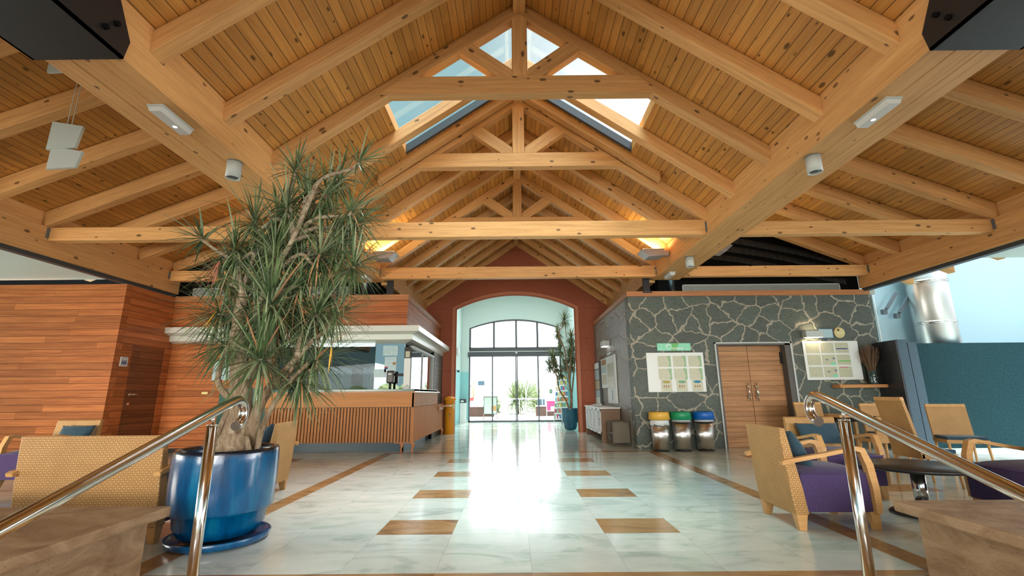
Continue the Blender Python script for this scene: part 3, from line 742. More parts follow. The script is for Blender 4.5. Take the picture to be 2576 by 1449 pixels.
# outer side walls with windows, mostly outside the view
for sg in (-1, 1):
    f = MB(); x = sg * 12
    for y in (-4, -1, 2, 5, 8.8): f.box(*sorted((x, x + sg * .2)), y, y + .25, -.1, 3.4)
    f.box(*sorted((x, x + sg * .2)), -4, 9.2, 3.1, 3.6); f.box(*sorted((x, x + sg * .2)), -4, 9.2, -.1, .5)
    st(f.build('wall_%s' % ('left' if sg < 0 else 'right'), M['lobbywhite']), 'outer wall with window openings beyond the %s bay' % ('left' if sg < 0 else 'right'))
    st(MB().box(*sorted((sg * 8.3, sg * 12.2)), -4, 9.2 if sg < 0 else 8.2, 3.6, 3.7).build('ceiling', M['lobbywhite']), 'low flat ceiling beyond the outer beam, %s' % ('left' if sg < 0 else 'right'))  # right one added out of view to keep sky light off the bay

# ================================================================== RECEPTION
# canopy in two metal tiers, mitred round the corner
def tier(mb, xr, yf, z0, z1, slope, x_in, y_in, yend):
    """fascia z0..z1 at the outer face, soffit sloping inwards and down by slope"""
    a = (-8.1, yf); b = (xr, yf); c = (xr, yend)
    ia = (-8.1, y_in); ib = (x_in, y_in); ic = (x_in, yend)
    for (p, q, ip, iq) in ((a, b, ia, ib), (b, c, ib, ic)):
        o = [(p[0], p[1], z1), (q[0], q[1], z1), (q[0], q[1], z0), (p[0], p[1], z0)]
        i = [(ip[0], ip[1], z1), (iq[0], iq[1], z1), (iq[0], iq[1], z0 - slope), (ip[0], ip[1], z0 - slope)]
        for k in range(4): mb.poly([o[k], o[(k + 1) % 4], i[(k + 1) % 4], i[k]])
        mb.poly(o); mb.poly(i[::-1])
t = thing('reception_canopy', 'pale metal canopy of two stepped tiers over the reception glass', 'canopy', (-5, 10.5, 2.5))
f = MB(); tier(f, -2.28, 10.42, 2.64, 2.77, .07, -2.5, 10.66, 15.45); f.build('upper_tier', M['canopy'], t, world=True)
f = MB(); tier(f, -2.46, 10.60, 2.47, 2.60, .09, -2.68, 10.84, 15.3); f.build('lower_tier', M['canopy'], t, world=True)
for x in (-3.45, -5.6):
    MB().box(x, x + .006, 10.415, 10.43, 2.64, 2.77).build('panel_joint', M['galv'], t, world=True)
# counter
t = thing('reception_counter', 'long reception counter with vertical wooden slats and a green granite top', 'counter', (-4, 10.8, 0))
f = MB().box(-5.68, -2.36, 10.52, 11.15, 1.295, 1.345).box(-2.9, -2.36, 11.15, 13.75, 1.295, 1.345); f.build('worktop', M['granite'], t, world=True, bevel=.004)
f = MB().box(-5.68, -2.345, 10.53, 10.7, 1.262, 1.295); f.build('edge_strip', M['cladtrim'], t, world=True)
f = MB().box(-5.68, -2.36, 10.56, 10.62, .955, 1.262); f.build('front_panel', M['counter_wood'], t, frame=frame((1, 0, 0), (0, 0, 1)))
f = MB()
for i in range(4): f.box(-2.40, -2.35, 10.56 + i * .8, 10.555 + (i + 1) * .8, .955, 1.28)
f.build('side_panel', M['counter_wood'], t, frame=FWS)
f = MB().box(-2.42, -2.30, 10.56, 13.8, 1.27, 1.30).box(-2.42, -2.36, 10.56, 13.78, 1.30, 1.35); f.build('side_ledge', M['canopy'], t, world=True)
f = MB(); n = 47
for i in range(n):
    x = -5.66 + i * (3.31 / n); f.box(x, x + .050, 10.545, 10.575, .20, .945)
f.build('front_slats', M['slat'], t, frame=FZ)
f = MB().box(-5.66, -2.37, 10.58, 10.6, .2, .955).box(-2.41, -2.39, 10.6, 14.8, .2, .955); f.build('backing', M['blackmetal'], t, world=True)
f = MB()
for i in range(60):
    y = 10.56 + i * .071; f.box(-2.385, -2.355, y, y + .055, .2, .945)
f.build('side_slats', M['slat'], t, frame=FZ)
f = MB().box(-5.68, -2.6, 10.72, 10.78, 0, .2).box(-2.64, -2.6, 10.72, 14.8, 0, .2); f.build('plinth', M['teal_paint'], t, world=True)
def cabriole(x, y, parent):
    f = MB(); pr = [(.05, .2), (.055, .17), (.04, .13), (.024, .07), (.018, .03), (.030, .012), (.030, 0)]
    pts = [(x + dx, y, z) for dx, z in ((-.02, .2), (.0, .17), (.012, .13), (.0, .08), (-.01, .04), (.0, .0))]
    f.tube(pts, [.045, .048, .034, .022, .018, .028], 12)
    f.build('leg', M['cladtrim'], parent, world=True)
for p in ((-2.36, 10.60), (-2.60, 10.58), (-2.36, 14.8)): cabriole(*p, t)
f = MB().box(-2.75, -2.34, 10.55, 10.62, .185, .2); f.build('leg_rail', M['cladtrim'], t, world=True)
t = thing('side_shelf', 'small rounded wooden shelf on the far side of the reception counter', 'shelf', (-2.2, 14.3, .88))
MB().prism([(-2.35, 13.7, .87), (-2.1, 13.75, .87), (-2.04, 14.0, .87), (-2.04, 14.7, .87), (-2.1, 14.9, .87), (-2.35, 14.95, .87)], (0, 0, .04)).build('top', M['cladtrim'], t, world=True, bevel=.01)
MB().box(-2.35, -2.31, 13.9, 14.8, .78, .87).build('bracket', M['cladtrim'], t, world=True)
# glazing
g = st(MB().box(-5.68, -5.62, 10.78, 10.84, 1.345, 2.5).build('window_3', M['alu']), 'glass front of the reception')
MB().box(-5.62, -4.2, 10.80, 10.81, 1.345, 2.45).build('pane', M['glass_dark'], g, world=True)
MB().box(-4.19, -3.36, 10.79, 10.80, 1.345, 2.45).build('pane', M['glass_dark'], g, world=True)
MB().box(-3.35, -2.66, 10.79, 10.80, 1.345, 2.45).build('reflective_pane', M['glass_mirror'], g, world=True)
MB().box(-2.52, -2.51, 10.86, 12.1, 1.345, 2.3).build('pane', M['glass_dark'], g, world=True)
MB().box(-2.54, -2.53, 12.05, 13.6, 1.345, 2.3).build('pane', M['glass_dark'], g, world=True)
f = MB().box(-2.56, -2.47, 10.84, 13.7, 2.28, 2.34).box(-2.55, -2.48, 13.6, 13.7, 1.34, 2.3).box(-2.53, -2.49, 12.08, 12.11, 1.345, 2.28); f.build('window_frame', M['fixture'], g, world=True)
t = thing('valance_light', 'white light valance with a dashed line along the top of the reception glass', 'light strip', (-4.5, 10.78, 2.37))
MB().box(-5.6, -3.36, 10.765, 10.785, 2.325, 2.435).build('diffuser', emis('valance_glow', (.74, .95, .95), .55), t, world=True)
f = MB()
for i in range(44): f.box(-5.58 + i * .05, -5.555 + i * .05, 10.76, 10.764, 2.378, 2.386)
f.build('dashes', M['blackmetal'], t, world=True)
st(MB().box(-2.62, -2.5, 13.7, 15.5, 0, 2.5).box(-2.58, -2.47, 13.7, 13.72, 0, 2.5).build('wall_left', wood('grey_boards', (.05, .045, .04), (.16, .14, .12), board=.13, length=3, rough=.5), frame=FWS), 'grey boarded end of the reception side')
# inside the reception
gr = plain('office_grey', (.13, .13, .12), .7)
f = MB(); 
f.box(-5.7, -2.64, 13.6, 13.7, 0, 1.25).box(-5.7, -2.64, 13.6, 13.7, 2.02, 2.5)
for a, b in ((-5.7, -5.55), (-4.85, -4.55), (-4.15, -2.64)): f.box(a, b, 13.6, 13.7, 1.25, 2.02)
f.box(-5.75, -5.7, 10.9, 13.7, 0, 2.5).box(-5.7, -2.64, 10.9, 13.7, 2.46, 2.5)
st(f.build('wall_back', gr), 'grey back wall of the office behind the reception')
w = st(MB().box(-5.22, -5.19, 13.6, 13.66, 1.25, 2.02).box(-5.55, -4.85, 13.6, 13.66, 1.24, 1.26).box(-4.55, -4.15, 13.6, 13.66, 1.24, 1.26).build('reflected_window', M['fixture']), 'small windows in the office wall, imitating window reflections in the glass')  # windows built to imitate reflections in the reception glass
MB().box(-5.55, -4.85, 13.65, 13.66, 1.25, 2.02).box(-4.55, -4.15, 13.65, 13.66, 1.25, 2.02).build('pane', M['glass_tint'], w, world=True)
f = MB().box(-4.0, -3.55, 12.6, 13.0, 0, 2.0); o = f.build('reflection_block', plain('reflected_white', (.75, .78, .8), .4), bevel=.01)  # white block standing in for a white building mirrored in the glass
tag(o, 'tall white block imitating a reflected white building behind the reception glass', 'cabinet')
tag(MB().box(-5.6, -3.0, 11.6, 12.2, .72, .76).box(-5.55, -5.5, 11.65, 12.15, 0, .72).box(-3.1, -3.05, 11.65, 12.15, 0, .72).build('office_desk', M['counter_wood']), 'office desk behind the reception glass', 'desk')
# notices on the glass
for (x0, x1, z0, z1, lb) in ((-3.17, -2.82, 2.11, 2.345, 'landscape notice taped at the top of the reflective reception pane'), (-3.12, -2.84, 1.73, 2.085, 'printed notice with small pictures taped in the middle of the reflective pane'), (-3.36, -3.08, 1.62, 1.80, 'small notice low on the left of the reflective reception pane')):
    t = MB().box(x0, x1, 10.775, 10.778, z0, z1).build('notice', M['paperblue']); tag(t, lb, 'notice', 'notices on the reception glass')
    if z1 > 2.0 and z1 < 2.2:
        MB().box(x0 + .005, x0 + .08, 10.771, 10.774, 1.80, 1.84).build('blue_block', M['bluepaint'], t); MB().box(x0 + .005, x0 + .08, 10.771, 10.774, 1.84, 1.86).build('red_block', M['red'], t)
        MB().box(x1 - .09, x1 - .02, 10.771, 10.774, 1.90, 1.96).build('picture', M['foodphoto'], t)
t = thing('intercom_speaker', 'black talk-through speaker on a short stand on the reception counter', 'speaker', (-2.92, 10.6, 1.345))
MB().box(-.085, .085, -.05, .05, .13, .41).build('body', M['blackplastic'], t, bevel=.03)
MB().tube([(0, 0, 0), (0, 0, .15)], .028, 14).build('stand', M['blackplastic'], t)
MB().box(-.04, .03, -.054, -.05, .32, .345).build('label', M['label'], t)
tag(MB().box(-2.83, -2.64, 10.74, 10.76, 1.64, 1.70).build('door_rail', M['blackmetal']), 'dark horizontal rail across the reflective reception pane', 'rail')
tag(MB().box(-3.35, -2.64, 10.805, 10.82, 2.25, 2.31).build('blind_rail', M['blackmetal']), 'dark rail behind the top of the reflective reception pane', 'rail')
t = thing('banner', 'tall narrow white banner at the corner of the reception glass', 'banner', (-2.58, 10.74, 1.345))
MB().box(-.075, .075, -.01, .0, 0, .70).build('sheet', M['label'], t)
MB().box(-.05, .05, -.014, -.01, .72, .86).build('small_notice', M['paper'], t)
MB().box(-.08, .08, 0, .02, .7, .96).build('dark_panel', M['blackmetal'], t)
f = MB().tube([(-.06, -.014, .03), (0, -.014, .07), (.06, -.014, .02)], .004, 6).tube([(.0, -.014, .1), (.06, -.014, .06)], .004, 6); f.build('drawn_line', M['blackmetal'], t)

# left boarded wall: green stone panel, clear poster, notice, restroom sign
tag(MB().box(-6.80, -5.70, 10.66, 10.70, .12, 1.39).build('stone_panel', M['greenpanel']), 'green speckled stone panel left of the counter', 'panel')
t = thing('acrylic_poster', 'clear acrylic poster with a pale picture on the boarded wall', 'poster', (-6.8, 10.7, 1.56))
MB().box(-.27, .27, -.015, -.008, 0, .66).build('acrylic', M['glass'], t)
f = MB().prism([(-.24, -.02, .02), (.24, -.02, .02), (.24, -.02, .62), (-.02, -.02, .62), (-.16, -.02, .5), (-.24, -.02, .3)], (0, .004, 0)); f.build('print', M['paperblue'], t)
for x in (-.25, .25):
    for z in (.02, .64): MB().tube([(x, -.03, z), (x, -.01, z)], .012, 10).build('screw', M['steel'], t)
tag(MB().box(-7.24, -7.1, 10.7, 10.71, 1.27, 1.32).build('door_plate', M['cream']), 'tiny cream plate on the boarded wall', 'plate')
t = thing('info_sign', 'narrow white sheet with printed boxes leaning on the green stone panel', 'sign', (-5.93, 10.62, .92), 0)
MB().prism([(-.06, 0, 0), (.05, 0, 0), (.12, 0, .5), (0, 0, .48)], (0, .008, 0)).build('sheet', M['label'], t)
for i in range(5): MB().box(-.03 + i * .012, .035 + i * .012, -.003, -.001, .06 + i * .085, .11 + i * .085).build('printed_box', M['paperblue'], t)
MB().tube([(-.01, -.004, .03), (-.01, -.001, .03)], .014, 12).build('red_dot', M['red'], t)
t = thing('restroom_sign', 'square white restroom sign with dark blue figures beside the dark door', 'sign', (-8.1, 9.45, 1.83))
MB().box(.0, .012, -.09, .09, 0, .19).build('plate', M['label'], t)
MB().box(.012, .014, -.065, .065, .02, .17).build('border', M['galv'], t); MB().box(.014, .015, -.056, .056, .03, .16).build('field', M['label'], t)
for y in (-.038, 0, .038):
    MB().box(.015, .018, y - .014, y + .014, .04, .10).tube([(.015, y, .118), (.018, y, .118)], .012, 10).build('figure', M['bluepaint'], t)
# vents
def vent(x0, x1, z0, z1, y, lb):
    t = thing('air_vent', lb, 'vent', ((x0 + x1) / 2, y, z0), group='long air grilles')
    f = MB().box(x0, x1, y - .03, y, z0, z0 + .022).box(x0, x1, y - .03, y, z1 - .022, z1).box(x0, x0 + .025, y - .03, y, z0, z1).box(x1 - .025, x1, y - .03, y, z0, z1)
    f.build('vent_frame', M['fixture'], t, world=True)
    f = MB()
    for i in range(9): z = z0 + .03 + i * (z1 - z0 - .05) / 9; f.prism([(x0 + .02, y - .02, z), (x1 - .02, y - .02, z), (x1 - .02, y - .008, z + .012), (x0 + .02, y - .008, z + .012)], (0, 0, .003))
    for i in range(int((x1 - x0) / .3)): f.box(x0 + .3 * i, x0 + .3 * i + .006, y - .025, y - .005, z0, z1)
    f.build('slats', M['fixture'], t, world=True)
    MB().box(x0 + .02, x1 - .02, y - .004, y, z0 + .02, z1 - .02).build('backing', M['galv'], t, world=True)
vent(4.0, 7.83, 3.58, 3.78, 10.93, 'long white air grille above the slate wall')
vent(-7.94, -4.1, 3.60, 3.80, 10.93, 'long white air grille above the reception fascia')
# black ducts behind the girder end
for sg in (-1, 1):
    tag(MB().tube([(sg * 3.75, 10.9, 3.4), (sg * 3.75, 10.9, 3.9)], .08, 16).build('black_pipe', M['blackmetal']), 'black pipe stub beside the end of the %s girder' % ('left' if sg < 0 else 'right'), 'pipe', 'black pipe stubs')

# ================================================================== RIGHT SIDE: boards, bins, shelf, flue
def sheets(t, x0, z0, w, h, nx, nz, px, pz, y=-.014, mat=None, extra=True):
    for i in range(nx):
        for j in range(nz):
            s = MB().box(x0 + i * px, x0 + i * px + w, y, y + .003, z0 + j * pz, z0 + j * pz + h).build('printed_sheet', mat or M['paper'], t)
            if extra:
                a = x0 + i * px + w
                MB().prism([(a - .07, y - .002, z0 + j * pz), (a, y - .002, z0 + j * pz), (a, y - .002, z0 + j * pz + h), (a - .09, y - .002, z0 + j * pz + h), (a - .035, y - .002, z0 + j * pz + .08)], (0, .001, 0)).build('green_corner', sheetgreen, s)
sheetgreen = plain('sheet_green', srgb(132, 168, 122), .4)
t = thing('notice_board', 'large white notice board with six sheets and three bin pictures above the recycling bins', 'notice board', (3.585, 10.68, 1.23))
MB().box(-.655, .655, -.022, 0, 0, .885).build('board', M['label'], t, bevel=.004)
sheets(t, -.40, .56, .30, .25, 3, 1, .35, .3, y=-.026)
sheets(t, -.40, .275, .30, .25, 3, 1, .35, .3, y=-.026)
for i, c in enumerate((srgb(190, 178, 90), srgb(130, 190, 150), srgb(60, 150, 190))):
    s = MB().box(-.36 + .35 * i, -.12 + .35 * i, -.03, -.026, .01, .272).build('picture_sheet', M['cream'] if 0 else M['paper'], t)
    MB().lathe([(0, 0), (.085, .0), (.085, .004), (0, .004)], seg=24).build('splash', plain('splash_%d' % i, c, .4), s).matrix_basis = Matrix.Translation((-.24 + .35 * i, -.03, .225)) @ Matrix.Rotation(R(90), 4, 'X') @ Matrix.Diagonal((1, .32, 1, 1))
    for q in range(3): MB().box(-.31 + .35 * i + q * .05, -.285 + .35 * i + q * .05, -.033, -.03, .10, .15).build('item', M['foodphoto'], s)
t = thing('mint_sign', 'mint green sign reading caybeach with a ring logo above the notice board', 'sign', (3.585, 10.68, 2.16))
MB().box(-.385, .385, -.018, 0, 0, .17).build('plate', M['signgreen'], t)
MB().prism([(-.07, -.019, 0), (.055, -.019, 0), (.08, -.019, .08), (.12, -.019, .17), (-.05, -.019, .17)], (0, .0012, 0)).build('green_band', M['signgreen2'], t)
ring = MB()
for i in range(32):
    a, b = 2 * math.pi * i / 32, 2 * math.pi * (i + 1) / 32
    w0 = .012 + .006 * math.cos(a - 2.4); w1 = .012 + .006 * math.cos(b - 2.4)
    P = lambda an, r: (-.115 + r * math.cos(an) * 1.05, -.0215, .092 + r * math.sin(an) * .95)
    ring.prism([P(a, .062), P(b, .062), P(b, .062 - w1), P(a, .062 - w0)], (0, .001, 0))
ring.build('ring_logo', M['white'], t)
text('caybeach', .082, (.075, -.0215, .055), (R(90), 0, 0), M['white'], t)
for x in (-.30, .30):
    for z in (.035, .135): MB().tube([(x, -.022, z), (x, -.017, z)], .008, 10).build('screw', M['steel'], t)
t = thing('menu_board', 'white board with nine printed sheets between the door and the shelf', 'notice board', (7.19, 10.68, 1.47))
MB().box(-.635, .635, -.022, 0, 0, .88).build('board', M['label'], t, bevel=.004)
sheets(t, -.57, .06, .305, .235, 3, 3, .335, .272, y=-.026, extra=False)
for (x, z, w, h, mm) in ((.12, .69, .26, .025, M['bluepaint']), (.13, .41, .28, .022, M['signgreen2']), (-.05, .33, .11, .06, M['signgreen']), (-.05, .06, .11, .06, M['signgreen']), (.13, .275, .2, .012, M['pink']), (-.16, .44, .06, .03, M['galv']), (-.16, .17, .06, .03, M['galv']), (.0, .46, .06, .04, M['galv']), (.0, .19, .06, .04, M['galv'])):
    MB().box(x, x + w, -.029, -.0265, z, z + h).build('printed_block', mm, t)
t = thing('framed_certificate', 'small dark framed certificate above the nine sheet board', 'frame', (7.14, 10.68, 2.4))
MB().box(-.19, .17, -.03, 0, 0, .25).build('frame', M['bluegrey'], t, bevel=.004); MB().box(-.165, .145, -.033, -.03, .025, .225).build('sheet', M['paperblue'], t)
t = thing('round_plaque', 'round yellow plaque beside the framed certificate', 'plaque', (7.455, 10.68, 2.545))
o = MB().lathe([(0, 0), (.125, 0), (.125, .02), (0, .02)], seg=40).build('disc', M['cream'], t); o.matrix_basis = Matrix.Rotation(R(90), 4, 'X')
MB().tube([(-.02, -.022, .06), (-.02, -.02, .06)], .024, 16).build('emblem', M['blackmetal'], t)
for z, w in ((.03, .05), (-.01, .03), (-.05, .08), (-.08, .04)): MB().box(-w + .01, w + .01, -.022, -.02, z - .003, z + .003).build('printed_line', M['galv'], t)
t = thing('wall_light', 'grey box wall light glowing downwards on the slate wall', 'wall lamp', (6.79, 10.68, 2.43), group='box wall lights')
MB().box(-.2, .2, -.16, 0, 0, .15).build('housing', M['fixture'], t, bevel=.003)
MB().box(-.18, .18, -.15, -.01, -.004, 0).build('diffuser', emis('warm_glow', (1, .75, .5), 6.0), t)
lamp('AREA', 'wall_light_glow', (6.79, 10.58, 2.60), (R(180), 0, 0), 3.0, (1, .72, .45), shape='RECTANGLE', size=.3, size_y=.1)
lamp('AREA', 'wall_light_glow', (6.79, 10.58, 2.415), (0, 0, 0), 2.0, (1, .72, .45), shape='RECTANGLE', size=.3, size_y=.1)
t = thing('wall_light', 'grey box wall light on the passage wall above the hanging boards', 'wall lamp', (2.605, 13.3, 2.53), group='box wall lights')
MB().box(-.18, 0, -.22, .22, 0, .15).build('housing', M['fixture'], t, bevel=.003); MB().box(-.17, -.01, -.2, .2, -.004, 0).build('diffuser', emis('white_glow', (1, 1, .95), 3.0), t)
# shelf with vase
tag(MB().box(7.1, 8.2, 10.42, 10.68, 1.29, 1.36).build('wall_shelf', M['counter_wood'], frame=frame((1, 0, 0), (0, 0, 1)), bevel=.003), 'thick wooden shelf on the slate wall under the dried grass', 'shelf')
t = thing('vase', 'dark glass vase on the wall shelf', 'vase', (7.93, 10.52, 1.36))
MB().lathe([(0, 0), (.08, 0), (.085, .02), (.075, .12), (.08, .27), (.088, .28), (.08, .285), (.07, .27), (.065, .03), (0, .03)], seg=28).build('glass_body', plain('vase_glass', (.03, .06, .06), .08), t)
for z in (.06, .13, .20): MB().tube([(-.05, -.085, z), (.03, -.088, z)], .012, 8).build('ribbon', M['steel'], t)
f = MB(); rr = random.Random(4)
for i in range(170):
    a = rr.uniform(0, 6.28); sp = rr.uniform(.0, .24); h = rr.uniform(.45, .66) - sp * .4
    x1, y1 = sp * math.cos(a), sp * .6 * math.sin(a); f.tube([(x1 * .15, y1 * .15, .1), (x1 * .4, y1 * .4, .27 + .1), (x1, y1, .27 + h)], [.0022, .0022, .0035], 4)
g = f.build('dried_grass', plain('dried_grass', srgb(128, 104, 82), .9, var=.3)); g.location = (7.93, 10.52, 1.36)
tag(g, 'fan of dried brown grass standing in the vase', 'dried grass', kind='stuff')
# slate tiled pier, teal stucco wall, pale panels and flue beyond the glass
tag(MB().box(8.16, 8.20, 10.0, 10.66, 0, 2.28).build('slate_pier', M['slatetile'], bevel=.004), 'black slate tiled pier at the right end of the slate wall', 'pier')
tag(MB().box(8.201, 8.40, 10.0, 10.66, 0, 2.30).build('tile_pier', M['bluegrey'], bevel=.004), 'front of the slate pier, its sheen coloured in as blue grey', 'pier')  # slate like its side, with the sheen put into the colour
tag(MB().box(8.43, 8.62, 10.02, 10.66, 0, 2.24).build('tile_pier', M['bluegrey'], bevel=.004), 'narrow blue grey tiled strip between the pier and the teal wall', 'pier')
st(MB().box(8.62, 14, 10.46, 10.56, 0, 2.26).build('wall_right', M['tealwall']), 'dark teal rough plaster wall right of the pier')
st(MB().box(8.3, 9.0, 11.44, 11.54, -.1, 6).box(9.01, 14, 11.46, 11.56, -.1, 6).build('wall_right', M['outwhite']), 'pale panel wall seen over the teal wall')
tag(MB().box(8.99, 9.02, 11.42, 11.44, 2.2, 6).build('panel_joint', M['label']), 'bright vertical joint between two pale panels', 'joint')
t = thing('flue', 'big shiny stainless steel flue pipe behind the teal wall', 'flue', (10.0, 11.0, 2.2))
MB().tube([(10.0, 10.98, 1.0), (10.0, 10.98, 6)], .40, 48).build('pipe', M['brushed'], t, world=True)
for z in (2.75, 3.75): MB().tube([(10.0, 10.98, z), (10.0, 10.98, z + .06)], .415, 48).build('band', M['steel'], t, world=True)
for i, (x, z) in enumerate(((9.05, 3.2), (9.35, 3.1))):
    f = MB().prism([(x, 11.15, z), (x + .06, 11.15, z - .03), (x + .36, 11.15, z + .36), (x + .3, 11.15, z + .4)], (0, .06, 0)).box(x - .04, x + .06, 11.2, 11.3, z - .14, z - .02)
    tag(f.build('pipe_bracket', M['galv']), 'dark slanting bracket on the pale panels, %s one' % ('left' if i == 0 else 'right'), 'bracket', 'flue brackets')
st(MB().box(8.28, 8.31, 9.3, 10.6, 2.3, 3.55).build('window_5', M['alu']), 'edge of the side glazing') if False else None

# recycling bins
def bin_(x, y, lid, word, drop):
    t = thing('recycling_bin', 'round stainless steel recycling bin with a %s lid' % word, 'bin', (x, y, 0), rz=.3, group='recycling bins by the slate wall')
    MB().lathe([(0, .012), (.168, .012), (.19, .62), (.185, .62), (0, .60)], seg=48).build('body', M['binsteel'], t)
    MB().lathe([(0, 0), (.17, 0), (.172, .015), (0, .015)], seg=40).build('base_ring', M['blackmetal'], t)
    b = MB(); rr = random.Random(x)
    prof = []
    f = MB().lathe([(.192, .64), (.206, .60), (.203, .66 - drop), (.195, .655 - drop)], seg=48); 
    for v in f.b.verts:
        a = math.atan2(v.co.y, v.co.x)
        if v.co.z < .6: v.co.z += .012 * math.sin(a * 5 + x * 9) + .008 * math.sin(a * 11)
        v.co.x *= 1 + .02 * math.sin(a * 9); v.co.y *= 1 + .02 * math.cos(a * 7)
    f.build('bin_bag', M['bag'], t)
    MB().lathe([(0, .80), (.185, .80), (.205, .81), (.212, .80), (.232, .655), (.222, .65), (.20, .645), (.17, .66), (.16, .78), (0, .78)], seg=48).build('lid', lid, t, bevel=.0)
bin_(3.03, 10.38, M['lid_yellow'], 'yellow', .12); bin_(3.50, 10.38, M['lid_green'], 'green', .05); bin_(4.00, 10.40, M['lid_blue'], 'blue', .04)

# hanging boards on the passage wall
t = thing('hanging_board', 'tall white board with leaflets hung from a rail on the passage wall', 'notice board', (2.6, 13.3, .95))
MB().box(-.04, 0, -.95, .15, .0, 1.28).build('panel', M['label'], t, bevel=.004); MB().box(-.04, 0, .15, 1.0, .42, 1.27).build('side_panel', M['label'], t, bevel=.004)
MB().tube([(-.03, -1.15, 1.36), (-.03, 1.2, 1.34)], .014, 10).build('rail', M['steel'], t)
for (y0, y1, z0, z1, mm) in ((-.8, .05, .7, 1.08, M['paper']), (-.8, .05, .42, .68, M['paper']), (.22, .9, .85, 1.05, M['paperblue']), (.22, .9, .52, .8, M['paper']), (.2, .9, 1.08, 1.24, M['foodphoto']), (-.55, -.42, .08, .36, M['galv'])):
    MB().box(-.045, -.041, y0, y1, z0, z1).build('leaflet', mm, t)
t = thing('hanging_board', 'narrower grey framed board near the arch on the passage wall', 'notice board', (2.6, 15.0, .9))
MB().box(-.06, 0, -.5, .45, 0, 1.3).build('panel', M['alu'], t, bevel=.004)
for (z0, z1, mm) in ((.02, .2, M['label']), (.2, .42, M['paperblue']), (.44, .72, M['paper']), (.74, 1.05, M['paperblue']), (1.08, 1.27, M['label'])):
    MB().box(-.065, -.061, -.4, .38, z0, z1).build('leaflet', mm, t)
# louvred cabinet and wicker armchair
t = thing('louvred_cabinet', 'low cabinet with white louvred doors and a cane side', 'cabinet', (2.33, 13.4, 0))
MB().box(-.24, .25, -1.28, -1.24, 0, .83).build('end_panel', M['cane'], t, frame=frame((0, 0, 1), (1, 0, 0), (2.33, 12.12, 0)) if False else None)
MB().box(-.24, .25, 1.26, 1.30, 0, .83).build('end_panel', M['cane'], t)
MB().box(-.22, .25, -1.24, 1.26, .2, .24).box(.2, .25, -1.24, 1.26, .2, .83).build('carcass', M['cane'], t)
MB().box(-.27, .26, -1.3, 1.32, .83, .865).build('top', M['white'], t, bevel=.004)
for i in range(4):
    y0 = -1.24 + i * .625
    f = MB().box(-.25, -.22, y0, y0 + .05, .2, .83).box(-.25, -.22, y0 + .57, y0 + .62, .2, .83).box(-.25, -.22, y0, y0 + .62, .2, .26).box(-.25, -.22, y0, y0 + .62, .77, .83)
    for k in range(14): z = .27 + k * .036; f.prism([(-.245, y0 + .05, z), (-.225, y0 + .05, z + .025), (-.225, y0 + .05, z + .031), (-.245, y0 + .05, z + .006)], (0, .52, 0))
    dd = f.build('door', M['white'], t)
    MB().box(-.2, -.19, y0, y0 + .62, .24, .8).build('backing', M['blackmetal'], dd)
    if i == 0: MB().tube([(-.27, y0 + .1, .42), (-.27, y0 + .1, .6)], .008, 8).build('door_handle', M['steel'], dd)
t2 = MB().prism([(2.2, 13.9, .867), (2.45, 13.9, .867), (2.45, 13.9, .93)], (0, .7, 0)).build('leaflet_stand', M['fixture']); tag(t2, 'small grey leaflet stand on top of the louvred cabinet', 'stand')
t = thing('wicker_armchair', 'small grey brown wicker chair against the cane end of the cabinet', 'chair', (2.38, 11.6, 0), 0)
MB().box(-.17, .2, -.33, -.30, .08, .53).build('side_panel', M['rattan_dark'], t); MB().box(-.17, .2, .27, .30, .08, .53).build('side_panel', M['rattan_dark'], t)
MB().box(-.17, .2, -.3, .27, .27, .31).build('seat', M['rattan_dark'], t); MB().box(.17, .2, -.3, .27, .08, .53).build('backrest', M['rattan_dark'], t)
for x in (-.18, .2):
    for y in (-.32, .29): MB().tube([(x, y, 0), (x, y, .54)], .016, 10).build('leg', M['rattan_dark'], t)
MB().tube([(-.19, -.32, .54), (.2, -.32, .55), (.21, 0, .56), (.2, .29, .55), (-.19, .29, .54)], .02, 10).build('arm_rim', M['rattan_dark'], t)

# ================================================================== PASSAGE AND LOBBY THINGS
t = thing('letter_box', 'yellow pillar post box with domed cap by the arch', 'post box', (-2.2, 15.3, 0))
MB().lathe([(0, 0), (.16, 0), (.16, 1.02), (.175, 1.03), (.205, 1.06), (.205, 1.09), (.17, 1.13), (.08, 1.165), (0, 1.17)], seg=40).build('body', M['yellow'], t)
MB().box(.10, .165, -.17, -.06, .78, .93).build('collection_plate', plain('pale_plate', srgb(214, 190, 130), .5), t)
f = MB().tube([(.015, -.165, .63), (.015, -.16, .63)], .014, 10).tube([(.045, -.16, .6), (.045, -.155, .6)], .018, 10).tube([(.0, -.166, .61), (.0, -.16, .61)], .012, 8); f.build('horn_emblem', M['bluepaint'], t)
MB().box(-.01, .07, -.166, -.15, .51, .52).build('printed_line', M['bluepaint'], t); MB().box(.01, .06, -.163, -.15, .44, .45).build('printed_line', M['bluepaint'], t)
t = thing('kiosk', 'white floor standing machine with a grey top against the lobby wall', 'kiosk', (-2.42, 21.2, 0))
MB().box(-.12, .15, -.15, .15, 0, .86).build('body', M['white'], t, bevel=.005); MB().prism([(-.12, -.15, .86), (.15, -.15, .86), (.15, .15, .86), (-.12, .15, .86)], (0, 0, .17)).build('head', M['alu'], t)
MB().box(-.08, .05, -.156, -.15, .90, .97).build('screen', M['label'], t); MB().tube([(0, -.156, .6), (0, -.15, .6)], .012, 8).build('lock', M['galv'], t)
t = thing('camera_dome', 'small black dome camera on the left lobby wall', 'camera', (-2.55, 19.8, 2.2))
